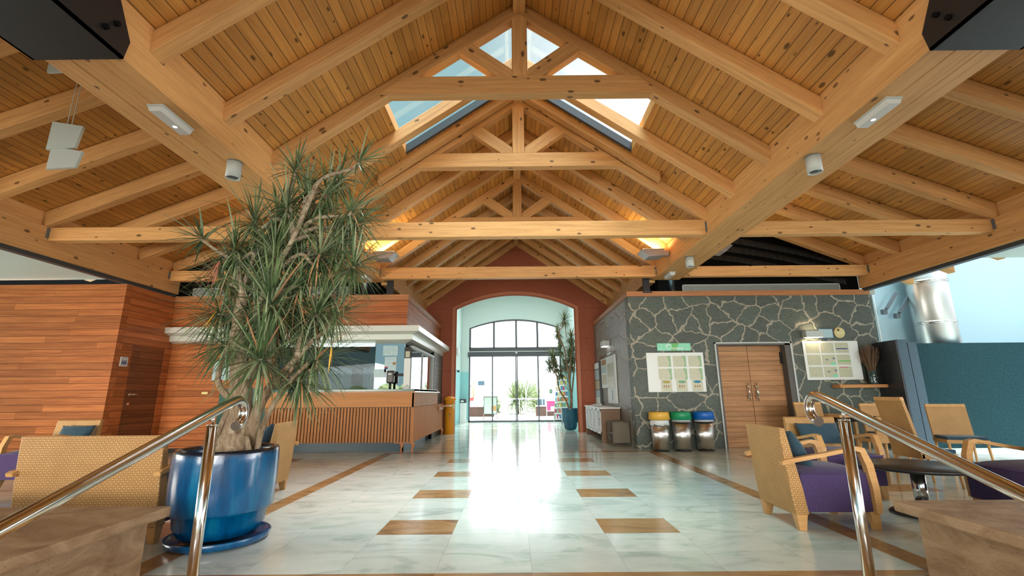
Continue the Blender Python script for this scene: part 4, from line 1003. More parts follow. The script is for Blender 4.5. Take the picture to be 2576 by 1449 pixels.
MB().lathe([(0, -.06), (.03, -.055), (.05, -.02), (.055, .02), (.06, .03), (0, .03)], (.07, 0, 0), seg=20).build('dome', M['blackplastic'], t); MB().box(0, .05, -.04, .04, 0, .03).build('bracket', M['galv'], t)
t = thing('wall_speaker', 'white rounded box high on the left lobby wall', 'speaker', (-2.55, 19.8, 2.85)); MB().box(0, .09, -.2, .2, 0, .33).build('body', M['fixture'], t, bevel=.03)
MB().box(.09, .095, -.16, .16, .03, .3).build('grille', M['white'], t)
# leaning brochure rack
t = thing('brochure_rack', 'tall leaning rack full of colourful brochures inside the door', 'rack', (1.95, 20.6, 0), R(8))
pal = [srgb(150, 190, 200), srgb(206, 120, 90), srgb(120, 160, 130), srgb(220, 206, 160), srgb(90, 130, 180), srgb(180, 90, 110), srgb(214, 190, 90), srgb(160, 170, 160)]
pm = [plain('brochure_%d' % i, c, .4, var=.35, scale=16) for i, c in enumerate(pal)]
MB().prism([(-.36, .12, .05), (.32, .12, .05), (.36, .5, 2.05), (-.05, .5, 2.05)], (0, .02, 0)).build('back_panel', M['glass'], t)
for x in (-.36, .34): MB().tube([(x, .1, 0), (x + (.3 if x < 0 else .02), .5, 2.05)], .012, 8).build('upright', M['white'], t)
rr = random.Random(9)
for j in range(8):
    z = .14 + j * .24; y = .06 + j * .046
    x0 = -.36 + j * .036
    f = MB().prism([(x0, y - .03, z - .02), (.34, y - .03, z - .02), (.34, y + .05, z - .02), (x0, y + .05, z - .02)], (0, 0, .012)).box(x0, .34, y - .035, y - .03, z - .02, z + .04); sh = f.build('tier', M['label'], t)
    n = 6 if j < 5 else 5
    for i in range(n):
        x = x0 + .01 + i * (.33 - x0) / n
        MB().prism([(x, y - .01, z), (x + .09, y - .01, z), (x + .09, y + .035, z + .2), (x, y + .035, z + .2)], (0, .008, 0)).build('brochure', rr.choice(pm), sh)
MB().tube([(1.03 * 0 + .0, 0, 0)] * 1 + [(0, .1, 0), (0, .3, .1)], .004, 6) if False else None
# stickers on the glass
for x, z in ((-1.66, 1.04), (-.63, 1.03), (.52, 1.02), (1.56, 1.01)):
    f = MB(); 
    for i in range(24):
        a, b = 2 * math.pi * i / 24, 2 * math.pi * (i + 1) / 24
        f.prism([(x + .085 * math.cos(a), 21.53, z + .085 * math.sin(a)), (x + .085 * math.cos(b), 21.53, z + .085 * math.sin(b)), (x + .07 * math.cos(b), 21.53, z + .07 * math.sin(b)), (x + .07 * math.cos(a), 21.53, z + .07 * math.sin(a))], (0, .003, 0))
    tag(f.build('glass_sticker', M['label']), 'white safety ring on the entrance glass, %s' % {-1.66: 'leftmost', -.63: 'second from left', .52: 'third from left', 1.56: 'rightmost'}[x], 'sticker', 'safety rings on the glass')
t = thing('exit_sign', 'small green and white exit pictogram on the right door glass', 'sign', (1.56, 21.52, 1.25))
MB().box(-.07, .07, 0, .004, 0, .18).build('plate', plain('exit_green', srgb(70, 140, 90), .4), t)
for s_ in (-1, 1): MB().prism([(s_ * .055, -.002, .05), (s_ * .05, -.002, .035), (-s_ * .055, -.002, .135), (-s_ * .05, -.002, .15)], (0, .001, 0)).build('arrow', M['label'], t)

# ================================================================== LAMPS ON THE GIRDERS
for sg in (-1, 1):
    side = 'left' if sg < 0 else 'right'
    t = thing('emergency_light', 'white emergency light under the near part of the %s girder' % side, 'light', (sg * 3.39, 3.92, 3.83), group='emergency lights')
    MB().box(-.075, .075, -.21, .21, -.02, 0).build('base', M['fixture'], t)
    MB().prism([(-.07, -.20, -.02), (.07, -.20, -.02), (.05, -.20, -.065), (-.05, -.20, -.065)], (0, .40, 0)).build('cover', M['frost'], t)
    MB().lathe([(0, -.068), (.02, -.066), (0, -.064)], (0, .06, 0), seg=12).build('test_lamp', emis('test_lamp', (1, .9, .95), 4), t)
    t = thing('emergency_light', 'small white emergency light under the far end of the %s girder' % side, 'light', (sg * 3.42, 10.05, 3.83), group='emergency lights')
    MB().box(-.07, .07, -.2, .2, -.02, 0).build('base', M['fixture'], t); MB().prism([(-.06, -.19, -.02), (.06, -.19, -.02), (.045, -.19, -.075), (-.045, -.19, -.075)], (0, .38, 0)).build('cover', M['frost'], t)
def can(x, y, z, lb, r=.078, h=.20):
    t = thing('cylinder_spotlight', lb, 'spotlight', (x, y, z), group='cylinder spotlights')
    MB().lathe([(0, 0), (r, 0), (r, -h), (r * .86, -h), (r * .8, -h + .03), (0, -h + .03)], seg=32).build('housing', M['fixture'], t)
    MB().lathe([(0, -h + .028), (r * .8, -h + .028), (r * .5, -h + .012), (0, -h + .008)], seg=24).build('lens', M['lens'], t)
    MB().lathe([(0, .0), (r * 1.03, 0), (r * 1.03, -.012), (0, -.012)], seg=32).build('rim', M['galv'], t)
can(-3.30, 4.80, 3.83, 'pale grey cylinder spotlight under the left girder'); can(3.33, 4.80, 3.83, 'pale grey cylinder spotlight under the right girder, nearer one')
can(3.38, 8.75, 3.83, 'small looking cylinder spotlight far along the right girder')
def flood(x, y, z, sg, lb, pw=26):
    t = thing('floodlight', lb, 'floodlight', (x, y, z), group='wedge floodlights')
    s_ = sg
    MB().prism([(0, -.16, .03), (s_ * .42, -.16, .03), (s_ * .50, -.16, .0), (s_ * .34, -.16, -.14), (s_ * .02, -.16, -.12)], (0, .32, 0)).build('housing', M['floodgrey'], t, bevel=.006)
    MB().box(*sorted((s_ * .03, s_ * .44)), -.14, .14, .03, .036).build('glass', emis('flood_glow', (1, .82, .5), 2.5) if 'flood_glow' not in bpy.data.materials else bpy.data.materials['flood_glow'], t)
    lamp('AREA', 'floodlight_beam', (x + s_ * .24, y, z + .05), (R(180), 0, 0), pw, (1, .80, .46), shape='RECTANGLE', size=.36, size_y=.26)
    MB().box(*sorted((-s_ * .1, s_ * .02)), -.06, .06, -.09, .02).tube([(-s_ * .1, 0, -.035), (-s_ * .13, 0, -.035)], .065, 20).build('bracket', M['floodgrey'], t)
flood(-3.06, 9.35, 4.13, 1, 'grey wedge floodlight on the inner face of the left girder')
flood(3.06, 9.35, 4.13, -1, 'grey wedge floodlight on the inner face of the right girder')
flood(4.0, 9.35, 4.22, 1, 'grey wedge floodlight on the outer face of the right girder')
flood(-4.0, 9.35, 4.2, -1, 'grey wedge floodlight on the outer face of the left girder')

# ================================================================== SEATING
def lounge(name, label, cat, Wd, loc, rz, group=None):
    t = thing(name, label, cat, loc, rz, group); h = Wd / 2
    pr_out = [(-.40, .885), (-.39, .65), (-.37, .40), (-.345, .13)]; pr_in = [(-.225, .13), (-.25, .35), (-.295, .60), (-.345, .875)]
    pts = [(x, -h, z) for x, z in pr_out + pr_in]
    MB().prism(pts, (0, Wd, 0)).build('backrest', M['rattan'], t, bevel=.012)
    f = MB(); n = 10; m_ = max(8, int(Wd / .08)); g = []
    for i in range(n + 1):
        row = []
        for j in range(m_ + 1):
            u, v = i / n, j / m_
            x = -.26 + .68 * u; y = -h + .01 + (Wd - .02) * v
            z = .475 + .055 * (1 - (2 * v - 1) ** 4) * (1 - (2 * u - 1) ** 4) * (1.15 - .3 * u)
            row.append(f.b.verts.new((x, y, z)))
        g.append(row)
    for i in range(n):
        for j in range(m_): f.b.faces.new([g[i][j], g[i + 1][j], g[i + 1][j + 1], g[i][j + 1]]).smooth = True
    low = {}
    per = [(i, 0) for i in range(n + 1)] + [(n, j) for j in range(1, m_ + 1)] + [(i, m_) for i in range(n - 1, -1, -1)] + [(0, j) for j in range(m_ - 1, 0, -1)]
    lv = [f.b.verts.new((g[i][j].co.x, g[i][j].co.y, .15)) for i, j in per]
    for k in range(len(per)):
        a, b = per[k], per[(k + 1) % len(per)]
        f.b.faces.new([g[a[0]][a[1]], g[b[0]][b[1]], lv[(k + 1) % len(per)], lv[k]])
    f.b.faces.new(lv)
    s_ = f.build('seat', M['purple'], t, bevel=.008)
    MB().tube([(-.26, -h + .006, .478), (.423, -h + .006, .478), (.423, h - .006, .478), (-.26, h - .006, .478)], .006, 6, cap=True).build('piping', M['purple'], s_)
    for sg in (-1, 1):
        y = sg * (h + .004)
        f = MB(); a = [(-.43, .585), (-.40, .60), (.0, .665), (.26, .715), (.33, .70), (.385, .56), (.405, .36), (.40, .15)]
        b = [(-.42, .555), (-.39, .565), (.0, .632), (.24, .678), (.285, .665), (.32, .55), (.345, .36), (.345, .15)]
        for i in range(len(a) - 1):
            f.prism([(a[i][0], y - .03, a[i][1]), (a[i + 1][0], y - .03, a[i + 1][1]), (b[i + 1][0], y - .03, b[i + 1][1]), (b[i][0], y - .03, b[i][1])], (0, .06, 0))
        bmesh.ops.remove_doubles(f.b, verts=f.b.verts, dist=.0005)
        f.build('armrest', M['chairwood'], t)
        for x0, x1, zt in ((-.34, -.24, .14), (.31, .40, .155)):
            f = MB(); y0 = sg * (h - .09); y1 = sg * (h - .005)
            q0 = [(x0, y0), (x1, y0), (x1, y1), (x0, y1)]
            c = ((x0 + x1) / 2 + (-.005 if x0 < 0 else .01), (y0 + y1) / 2 + sg * .012)
            top = [f.b.verts.new((x, y_, zt)) for x, y_ in q0]; bot = [f.b.verts.new((c[0] + (x - (x0 + x1) / 2) * .62, c[1] + (y_ - (y0 + y1) / 2) * .62, 0)) for x, y_ in q0]
            f.b.faces.new(top); f.b.faces.new(bot)
            for k in range(4): f.b.faces.new([top[k], top[(k + 1) % 4], bot[(k + 1) % 4], bot[k]])
            f.build('leg', M['chairwood'], t, bevel=.003)
    return t
def cushion(label, loc, rot, size=(.42, .27, .13), group='teal cushions'):
    f = MB(); n = 14; a, b, c = size; top = []; bot = []
    for i in range(n + 1):
        r1 = []; r2 = []
        for j in range(n + 1):
            u, v = 2 * i / n - 1, 2 * j / n - 1
            e = ((1 - abs(u) ** 2.4) * (1 - abs(v) ** 2.4)) ** .55
            px = u * a / 2 * (1 - .07 * (1 - v * v) * abs(u) ** 3); py = v * b / 2 * (1 - .07 * (1 - u * u) * abs(v) ** 3)
            w = .004 * math.sin(u * 9 + v * 5)
            r1.append(f.b.verts.new((px, py, e * c / 2 + w * e + .001))); r2.append(f.b.verts.new((px, py, -e * c / 2 - .001)))
        top.append(r1); bot.append(r2)
    for i in range(n):
        for j in range(n):
            f.b.faces.new([top[i][j], top[i + 1][j], top[i + 1][j + 1], top[i][j + 1]]).smooth = True
            f.b.faces.new([bot[i][j], bot[i][j + 1], bot[i + 1][j + 1], bot[i + 1][j]]).smooth = True
    bmesh.ops.remove_doubles(f.b, verts=f.b.verts, dist=.0025)
    o = f.build('cushion', M['teal_fabric']); o.location = loc; o.rotation_euler = rot
    return tag(o, label, 'cushion', group)
GL = 'woven lounge chairs'
c1 = lounge('lounge_chair', 'tan woven lounge chair with a purple seat behind the right handrail, back to us', 'chair', .66, (2.75, 4.79, 0), R(-1), GL)
def chair_at(x, y, rz, label, g=GL, src=None):
    c = copy_tree(src or c1); c.location = (x, y, 0); c.rotation_euler = (0, 0, R(rz)); c['label'] = label; c['group'] = g; return c
chair_at(3.83, 6.05, -90, 'woven lounge chair with purple seat facing us behind the nearest right chair')
chair_at(4.93, 4.72, 180, 'purple seated lounge chair at the right edge beyond the black table')
chair_at(-3.46, 6.2, 186, 'woven lounge chair facing left, partly hidden by the big blue pot')
chair_at(-6.75, 6.9, -90, 'pale woven lounge chair at the far left facing us by the restroom block')
lounge('woven_sofa', 'wide woven sofa seen from behind at the lower left, back to us', 'sofa', 1.25, (-3.77, 4.55, 0), R(90))
cushion('teal cushion on the nearest right lounge chair', (2.60, 4.72, .66), (0, R(62), R(4)))
cushion('wide teal cushion on the lounge chair facing us', (3.84, 6.24, .68), (R(66), 0, R(2)), (.56, .28, .13))
cushion('teal cushion on the lounge chair beside the big blue pot', (-3.32, 6.2, .68), (0, R(-62), R(6)))
cushion('dark teal cushion on the far left lounge chair', (-6.6, 7.05, .68), (R(66), 0, 0), (.5, .28, .13))
cushion('teal cushion on the lounge chair at the right edge', (5.12, 4.72, .66), (0, R(-62), 0))
# dining chairs
def dining(label, loc, rz, H=1.0, Wd=.5, group='woven dining chairs'):
    t = thing('dining_chair', label, 'chair', loc, R(rz), group); h = Wd / 2; lean = .10 * H
    def bx(z, off): return -.20 - lean * max(0, (z - .42)) / .58 + off
    f = MB(); zs = [.36, .5, .65, .8, H - .05]
    pts = [(bx(z, -.02), -h, z) for z in zs] + [(bx(z, .02), -h, z) for z in zs[::-1]]
    f.prism(pts, (0, Wd, 0)); f.build('backrest', M['rattan'], t)
    MB().prism([(bx(H - .05, -.025), -h, H - .05), (bx(H - .05, .025), -h, H - .05), (bx(H, .022), -h, H), (bx(H, -.022), -h, H)], (0, Wd, 0)).build('top_rail', M['chairwood'], t, bevel=.006)
    MB().box(-.22, .24, -h, h, .36, .42).build('seat_frame', M['rattan'], t, bevel=.006); MB().box(-.18, .24, -h + .01, h - .01, .42, .47).build('seat_cushion', M['teal_fabric'], t, bevel=.015)
    for x in (-.21, .22):
        for sg in (-1, 1): MB().tube([(x * 1.12, sg * (h - .02), 0), (x, sg * (h - .03), .37)], [.014, .022], 8).build('leg', M['chairwood'], t)
    return t
dining('tall backed woven chair leaning, rising behind the right handrail', (5.28, 6.42, 0), 0, 1.13, .46)
dining('woven dining chair facing us near the door, left of the wooden table', (5.98, 9.6, 0), -90, 1.0, .56)
dining('orange woven chair back turned to us between the handrail and the far table', (6.2, 8.3, 0), 90, .78, .5)
dining('woven dining chair with a wooden top rail before the black pier', (6.85, 8.95, 0), -95, .98, .56)
dining('pale woven dining chair at the far right edge before the teal wall', (7.35, 8.1, 0), -110, .98, .56)
t = thing('dining_table', 'square wooden table with a dark top before the slate wall', 'table', (6.75, 9.85, 0))
MB().box(-.4, .4, -.35, .35, .70, .75).build('tabletop', M['chairwood'], t, bevel=.005); MB().box(-.36, .36, -.31, .31, .62, .7).build('apron', M['blackmetal'], t)
for x in (-.34, .34):
    for y in (-.29, .29): MB().box(x - .03, x + .03, y - .03, y + .03, 0, .62).build('leg', M['chairwood'], t)
t = thing('round_table', 'low round black table on a steel column by the right lounge chairs', 'table', (3.98, 5.0, 0))
MB().lathe([(0, .435), (.46, .435), (.5, .45), (.5, .465), (.495, .47), (0, .47)], seg=56).build('tabletop', M['blackplastic'], t)
MB().tube([(0, 0, .03), (0, 0, .435)], .06, 28).build('column', M['steel'], t)
MB().lathe([(0, 0), (.28, 0), (.285, .01), (.27, .025), (.08, .04), (0, .04)], seg=48).build('base', M['blackplastic'], t)

# ================================================================== STAIR: parapets and handrails
for sg in (-1, 1):
    side = 'left' if sg < 0 else 'right'
    f = MB().box(*sorted((sg * 2.62, sg * 6.5)), .4, 3.40, -.9, .385)
    st(f.build('wall_%s' % side, M['stone_cap']), 'limestone parapet on the %s of the steps' % side)
    f = MB().box(*sorted((sg * 2.54, sg * 6.5)), .4, 3.50, .385, .455)
    st(f.build('trim_8', M['stone_cap'], bevel=.012), 'limestone capping slab on the %s parapet' % side)
    X = -2.14 if sg < 0 else 2.09
    t = thing('handrail', 'polished steel handrail curling at its end, %s side of the steps' % side, 'handrail', (X, 3.2, 0), group='stair handrails')
    pts = [(X, .6, .26), (X, 2.28, .80), (X, 3.0, 1.035), (X, 3.3, 1.135), (X, 3.42, 1.17)]
    cy, cz, r_ = 3.462, 1.085, .092
    for k in range(11):
        a = R(108 - k * 24); pts.append((X, cy + r_ * math.cos(a), cz + r_ * math.sin(a)))
    pts = pts[:5] + pts[5:14]
    MB().tube(pts, .0335, 20).build('rail', M['steel'], t, world=True)
    e = Vector(pts[-1]); d_ = (e - Vector(pts[-2])).normalized()
    MB().tube([e - d_ * .002, e + d_ * .006], .036, 20).build('end_cap', plain('worn_cap', (.30, .27, .25), .4, .8), t, world=True)
    MB().tube([(X, 3.2, -.32), (X, 3.2, 1.02)], .034, 20).build('post', M['steel'], t, world=True)
    MB().tube([(X, 3.2, 1.0), (X, 3.2, 1.11)], .009, 10).build('pin', M['steel'], t, world=True)
    MB().tube([(X, 3.2, 1.015), (X, 3.2, 1.022)], .036, 20).build('post_cap', M['steel'], t, world=True)

# ================================================================== PLANTS
def rosette(mb, c, axis, L, n, rnd, width=.026, droop=1.0, spread=(12, 125), mi=0, seg=6):
    axis = Vector(axis).normalized(); u = axis.orthogonal().normalized(); v = axis.cross(u)
    for i in range(n):
        fr = (i + .5) / n; el = R(spread[0] + (spread[1] - spread[0]) * fr + rnd.uniform(-9, 9)); az = i * 2.39996 + rnd.uniform(-.3, .3)
        d = (axis * math.cos(el) + (u * math.cos(az) + v * math.sin(az)) * math.sin(el)).normalized()
        ll = L * rnd.uniform(.72, 1.12) * (.75 + .3 * math.sin(math.pi * min(1, fr + .25)))
        p = Vector(c) + axis * (-.05 * fr) + d * .008; side = d.cross(Vector((0, 0, 1)))
        if side.length < .05: side = u.copy()
        side.normalize(); w = width * rnd.uniform(.8, 1.15); dr = droop * rnd.uniform(.35, 1.5) * (.25 + fr)
        m = mi
        if isinstance(mi, tuple): m = mi[1] if rnd.random() < .03 + .10 * (fr > .85) else (2 if rnd.random() < .3 else mi[0])
        prev = None
        for s in range(seg + 1):
            k = s / seg; ww = w * (.45 + .9 * k if k < .35 else .765 * (1 - ((k - .35) / .65) ** 1.7)) * .5 + .0006
            nrm = side.cross(d).normalized()
            a = mb.b.verts.new(p - side * ww + nrm * ww * .35); b = mb.b.verts.new(p); e = mb.b.verts.new(p + side * ww + nrm * ww * .35)
            if prev:
                for q in ((prev[0], prev[1], b, a), (prev[1], prev[2], e, b)):
                    f = mb.b.faces.new(q); f.smooth = True; f.material_index = m
            prev = (a, b, e)
            d = (d + Vector((0, 0, -1)) * dr * .22 * (1 - abs(d.z) * .5)).normalized(); p = p + d * (ll / seg)
def smooth_path(pts, sub=5):
    P = [Vector(p) for p in pts]; out = []
    for i in range(len(P) - 1):
        p0, p1, p2, p3 = P[max(i - 1, 0)], P[i], P[i + 1], P[min(i + 2, len(P) - 1)]
        for k in range(sub):
            t_ = k / sub; out.append(.5 * ((2 * p1) + (p2 - p0) * t_ + (2 * p0 - 5 * p1 + 4 * p2 - p3) * t_ * t_ + (3 * p1 - p0 - 3 * p2 + p3) * t_ ** 3))
    out.append(P[-1]); return out
def lerp_r(n, a, b, pw=1.0): return [a + (b - a) * (i / (n - 1)) ** pw for i in range(n)]

CROWNS = [(-3.17, 4.25, 2.72, 0.36, 14, -0.9, 0.5), (-1.67, 4.3, 3.56, 0.36, 16, 0.9, 0.6), (-2.38, 4.4, 3.53, 0.38, 16, 0.1, 1), (-1.76, 4.4, 3.05, 0.42, 28, 0.7, 0.5), (-1.91, 4.5, 2.62, 0.42, 40, 0.5, 0.5), (-1.67, 4.35, 2.44, 0.4, 34, 0.7, 0.3), (-2.3, 4.05, 2.01, 0.52, 60, 0, 0.5), (-2.85, 4.3, 2.62, 0.4, 34, -0.4, 0.8), (-3.08, 4.5, 2.38, 0.38, 30, -0.6, 0.5), (-2.33, 4.55, 2.09, 0.46, 44, 0.2, 0.6), (-2.3, 3.98, 1.52, 0.5, 34, 0.1, 0.45), (-2.0, 4.45, 1.54, 0.44, 40, 0.7, 0.4), (-1.97, 4.5, 2.22, 0.42, 38, 0.5, 0.5), (-2.59, 4.55, 2.99, 0.44, 44, 0, 1), (-2.78, 4.45, 2.95, 0.42, 40, -0.3, 0.9), (-2.23, 4.5, 2.97, 0.42, 40, 0.3, 0.9), (-2.07, 4.5, 3.28, 0.42, 36, 0.4, 0.9), (-2.88, 4.55, 1.71, 0.42, 32, -0.7, 0.4), (-2.22, 4.65, 1.78, 0.44, 40, 0.5, 0.4), (-2.54, 4.7, 1.87, 0.44, 36, 0, 0.5), (-2.81, 4.5, 2.11, 0.44, 40, -0.5, 0.5), (-3.0, 4.4, 1.99, 0.46, 34, -0.8, 0.2), (-1.88, 4.6, 2.87, 0.4, 34, 0.6, 0.7), (-2.02, 4.4, 1.98, 0.44, 40, 0.5, 0.4), (-2.41, 4.65, 2.67, 0.44, 40, 0.1, 0.9), (-2.79, 4.65, 2.45, 0.44, 40, -0.2, 0.8), (-2.0, 4.3, 2.56, 0.42, 36, 0.3, 0.6), (-2.35, 4.6, 3.37, 0.4, 34, 0.1, 1), (-2.45, 4.3, 2.56, 0.44, 44, -0.1, 0.8), (-2.41, 4.35, 3.08, 0.42, 36, 0, 1), (-3.03, 4.65, 2.41, 0.42, 34, -0.4, 0.6), (-2.15, 4.3, 2.24, 0.42, 36, 0.3, 0.6), (-2.01, 4.65, 3.53, 0.38, 26, 0.4, 0.9), (-2.84, 4.3, 1.67, 0.4, 30, -0.9, 0.1), (-2.06, 4.3, 1.33, 0.4, 34, 0.5, -0.2), (-1.9, 4.6, 2.01, 0.38, 30, 0.7, 0.3), (-2.53, 4.25, 1.81, 0.44, 36, -0.3, 0.4), (-1.76, 4.6, 3.0, 0.38, 26, 0.8, 0.5)]
T1 = [(-2.61, 4.3, 0.76), (-2.61, 4.31, 0.92), (-2.62, 4.32, 1.12), (-2.65, 4.32, 1.38), (-2.71, 4.33, 1.63), (-2.74, 4.34, 1.94), (-2.74, 4.35, 2.17)]
T2 = [(-2.48, 4.32, 0.79), (-2.47, 4.32, 1.02), (-2.4, 4.31, 1.21), (-2.29, 4.3, 1.37), (-2.14, 4.3, 1.53)]
T3 = [(-2.64, 4.3, 1.37), (-2.52, 4.3, 1.45), (-2.48, 4.3, 1.63), (-2.47, 4.3, 1.85), (-2.44, 4.3, 2.12)]
B1 = [(-2.57, 4.3, 1.93), (-2.47, 4.3, 2.32), (-2.29, 4.3, 2.7), (-2.14, 4.3, 3.19), (-2.09, 4.3, 3.32), (-1.98, 4.3, 3.4), (-1.78, 4.3, 3.46), (-1.68, 4.3, 3.54)]
B2 = [(-2.54, 4.35, 2.09), (-2.46, 4.36, 2.37), (-2.29, 4.37, 2.79), (-2.13, 4.38, 2.95), (-1.97, 4.38, 2.98), (-1.82, 4.39, 2.98), (-1.76, 4.4, 3.04)]
B3 = [(-2.45, 4.4, 2.1), (-2.34, 4.43, 2.35), (-2.13, 4.47, 2.57), (-1.91, 4.5, 2.62)]
B4 = [(-2.28, 4.3, 1.32), (-2.17, 4.35, 1.41), (-2.01, 4.4, 1.45), (-2.0, 4.45, 1.54)]
B5 = [(-2.8, 4.4, 2.19), (-2.69, 4.36, 2.58), (-2.81, 4.32, 2.51), (-2.95, 4.29, 2.56), (-3.17, 4.25, 2.71)]
B6 = [(-2.32, 4.35, 2.74), (-2.37, 4.37, 3.0), (-2.39, 4.38, 3.27), (-2.38, 4.4, 3.51)]
B7 = [(-2.73, 4.35, 2.1), (-2.78, 4.33, 2.33), (-2.81, 4.32, 2.53), (-2.85, 4.3, 2.61)]
rnd = random.Random(11)
# pot
t = thing('planter_pot', 'big glossy blue glazed pot holding the tall dracaena', 'pot', (-2.68, 4.33, 0))
MB().lathe([(0, .045), (.24, .045), (.305, .075), (.345, .14), (.36, .245), (.392, .258), (.404, .29), (.414, .48), (.414, .66), (.412, .73), (.408, .752), (.398, .762), (.368, .758), (.360, .72), (.36, .4), (.3, .2), (0, .15)], seg=72).build('pot_body', M['pot'], t)
MB().lathe([(0, .60), (.2, .61), (.358, .60)], seg=40).build('soil', M['soil'], t)
t = thing('saucer', 'blue glazed saucer under the big blue pot', 'saucer', (-2.66, 4.31, 0))
MB().lathe([(0, 0), (.34, 0), (.385, .02), (.40, .062), (.392, .07), (.38, .06), (.365, .03), (0, .025)], seg=64).build('dish', M['pot'], t)
# tree
t = thing('dracaena', 'tall tangled dracaena with many spiky leaf crowns in the big blue pot', 'plant', (-2.62, 4.32, .6))
f = MB()
p = smooth_path([(-2.62, 4.32, .56)] + T1, 5); n = len(p)
rad = [(.235 - .5 * (q.z - .56) if q.z < .80 else .115 - .035 * (q.z - .80)) if q.z < .8 else max(.045, .112 - .045 * (q.z - .8)) for q in p]
rad = [.21 if q.z < .66 else (.21 - (q.z - .66) * .32 if q.z < .98 else max(.04, .108 - .052 * (q.z - .98))) for q in p]
rad = [r_ * (1 + .06 * math.sin(i * 1.9)) for i, r_ in enumerate(rad)]
f.tube(p, rad, 24)
for v_ in f.b.verts:
    a = math.atan2(v_.co.y - 4.32, v_.co.x + 2.62); k = 1 + .07 * math.sin(a * 5 + v_.co.z * 3) * max(0, 1.2 - v_.co.z)
    if v_.co.z < 1.0: v_.co.x = -2.62 + (v_.co.x + 2.62) * k; v_.co.y = 4.32 + (v_.co.y - 4.32) * k
f.build('trunk', M['bark'], t, world=True)
for nm, pts, r0, r1 in (('T2', T2, .062, .03), ('T3', T3, .075, .035)):
    p = smooth_path(([(-2.47, 4.33, .6)] if nm == 'T2' else []) + pts, 5); MB().tube(p, lerp_r(len(p), r0, r1), 14).build('trunk', M['bark'], t, world=True)
for pts in ([(-2.80, 4.25, .60), (-2.76, 4.22, .75), (-2.70, 4.2, .95), (-2.66, 4.22, 1.12)], [(-2.44, 4.22, .6), (-2.42, 4.2, .72), (-2.46, 4.2, .86)], [(-2.70, 4.25, 1.2), (-2.78, 4.22, 1.32), (-2.80, 4.24, 1.5), (-2.77, 4.3, 1.7)], [(-2.4, 4.28, .62), (-2.38, 4.28, .9), (-2.28, 4.27, 1.15), (-2.12, 4.27, 1.38), (-2.02, 4.3, 1.5)]):
    p = smooth_path(pts, 4); MB().tube(p, lerp_r(len(p), .028, .018), 10).build('root_stem', M['bark'], t, world=True)
named = {0: B5, 1: B1, 2: B6, 3: B2, 4: B3, 11: B4, 7: B7}
nodes = [Vector(q) for q in T1[4:]] + [Vector(q) for q in T3[2:]] + [Vector(T2[-1]), Vector(T2[-2])] + [Vector(q) for q in B1[1:3]] + [Vector(q) for q in B2[1:3]]
for i, (x, y, z, L, nl, ax, az) in enumerate(CROWNS):
    tip = Vector((x, y, z)); axis = Vector((ax, rnd.uniform(-.35, .25), az)).normalized()
    if i == 10: axis = Vector((.1, -.8, .55)).normalized()
    if i == 6: axis = Vector((0, -.6, .8)).normalized()
    if i in named:
        p = smooth_path(named[i] + ([tuple(tip)] if (Vector(named[i][-1]) - tip).length > .03 else []), 6)
        MB().tube(p, lerp_r(len(p), .030 if i in (1, 3) else .022, .014), 10).build('branch', M['branch'], t, world=True)
    else:
        base = min(nodes, key=lambda q: (q - tip).length + (2.0 if q.z > tip.z - .15 else 0))
        mid = base.lerp(tip, .5) + Vector((rnd.uniform(-.08, .08), rnd.uniform(-.1, .1), rnd.uniform(.0, .1)))
        p = smooth_path([base, base.lerp(mid, .5) + Vector((0, 0, .03)), mid, tip - axis * .12, tip], 5)
        MB().tube(p, lerp_r(len(p), .026, .013), 10).build('branch', M['branch'], t, world=True)
    f = MB(); nn = int(nl * 2.0)
    rosette(f, tip, axis, L * (1.0 if nl < 20 else 1.16), nn, rnd, width=.030 if i in (0, 10) else .021, droop=.55 if nl < 20 else (.6 if i == 10 else 1.45), spread=(8, 105 if nl < 20 else 140), mi=(0, 1))
    if nl > 24: rosette(f, tip - axis * .10, axis, L * 1.05, int(nl * .7), rnd, width=.014, droop=2.6, spread=(100, 150), mi=(0, 1))
    f.build('leaf_crown', [M['leaf'], M['leafdry'], M['leaflight']], t, world=True)
f = MB(); rosette(f, (-2.97, 4.25, 2.45), (-.5, -.2, -.8), .3, 12, rnd, width=.014, droop=1.5, spread=(5, 50)); f.build('dead_leaves', plain('salmon_leaf', srgb(196, 128, 104), .7), t, world=True)
for c, a in (((-2.9, 4.2, 1.95), (-.4, -.3, -.7)), ((-1.86, 4.4, 1.62), (.05, -.2, -.9))):
    f = MB(); rosette(f, c, a, .22, 3, rnd, width=.022, droop=.6, spread=(5, 25)); f.build('yellow_leaf', M['leafyellow'], t, world=True)

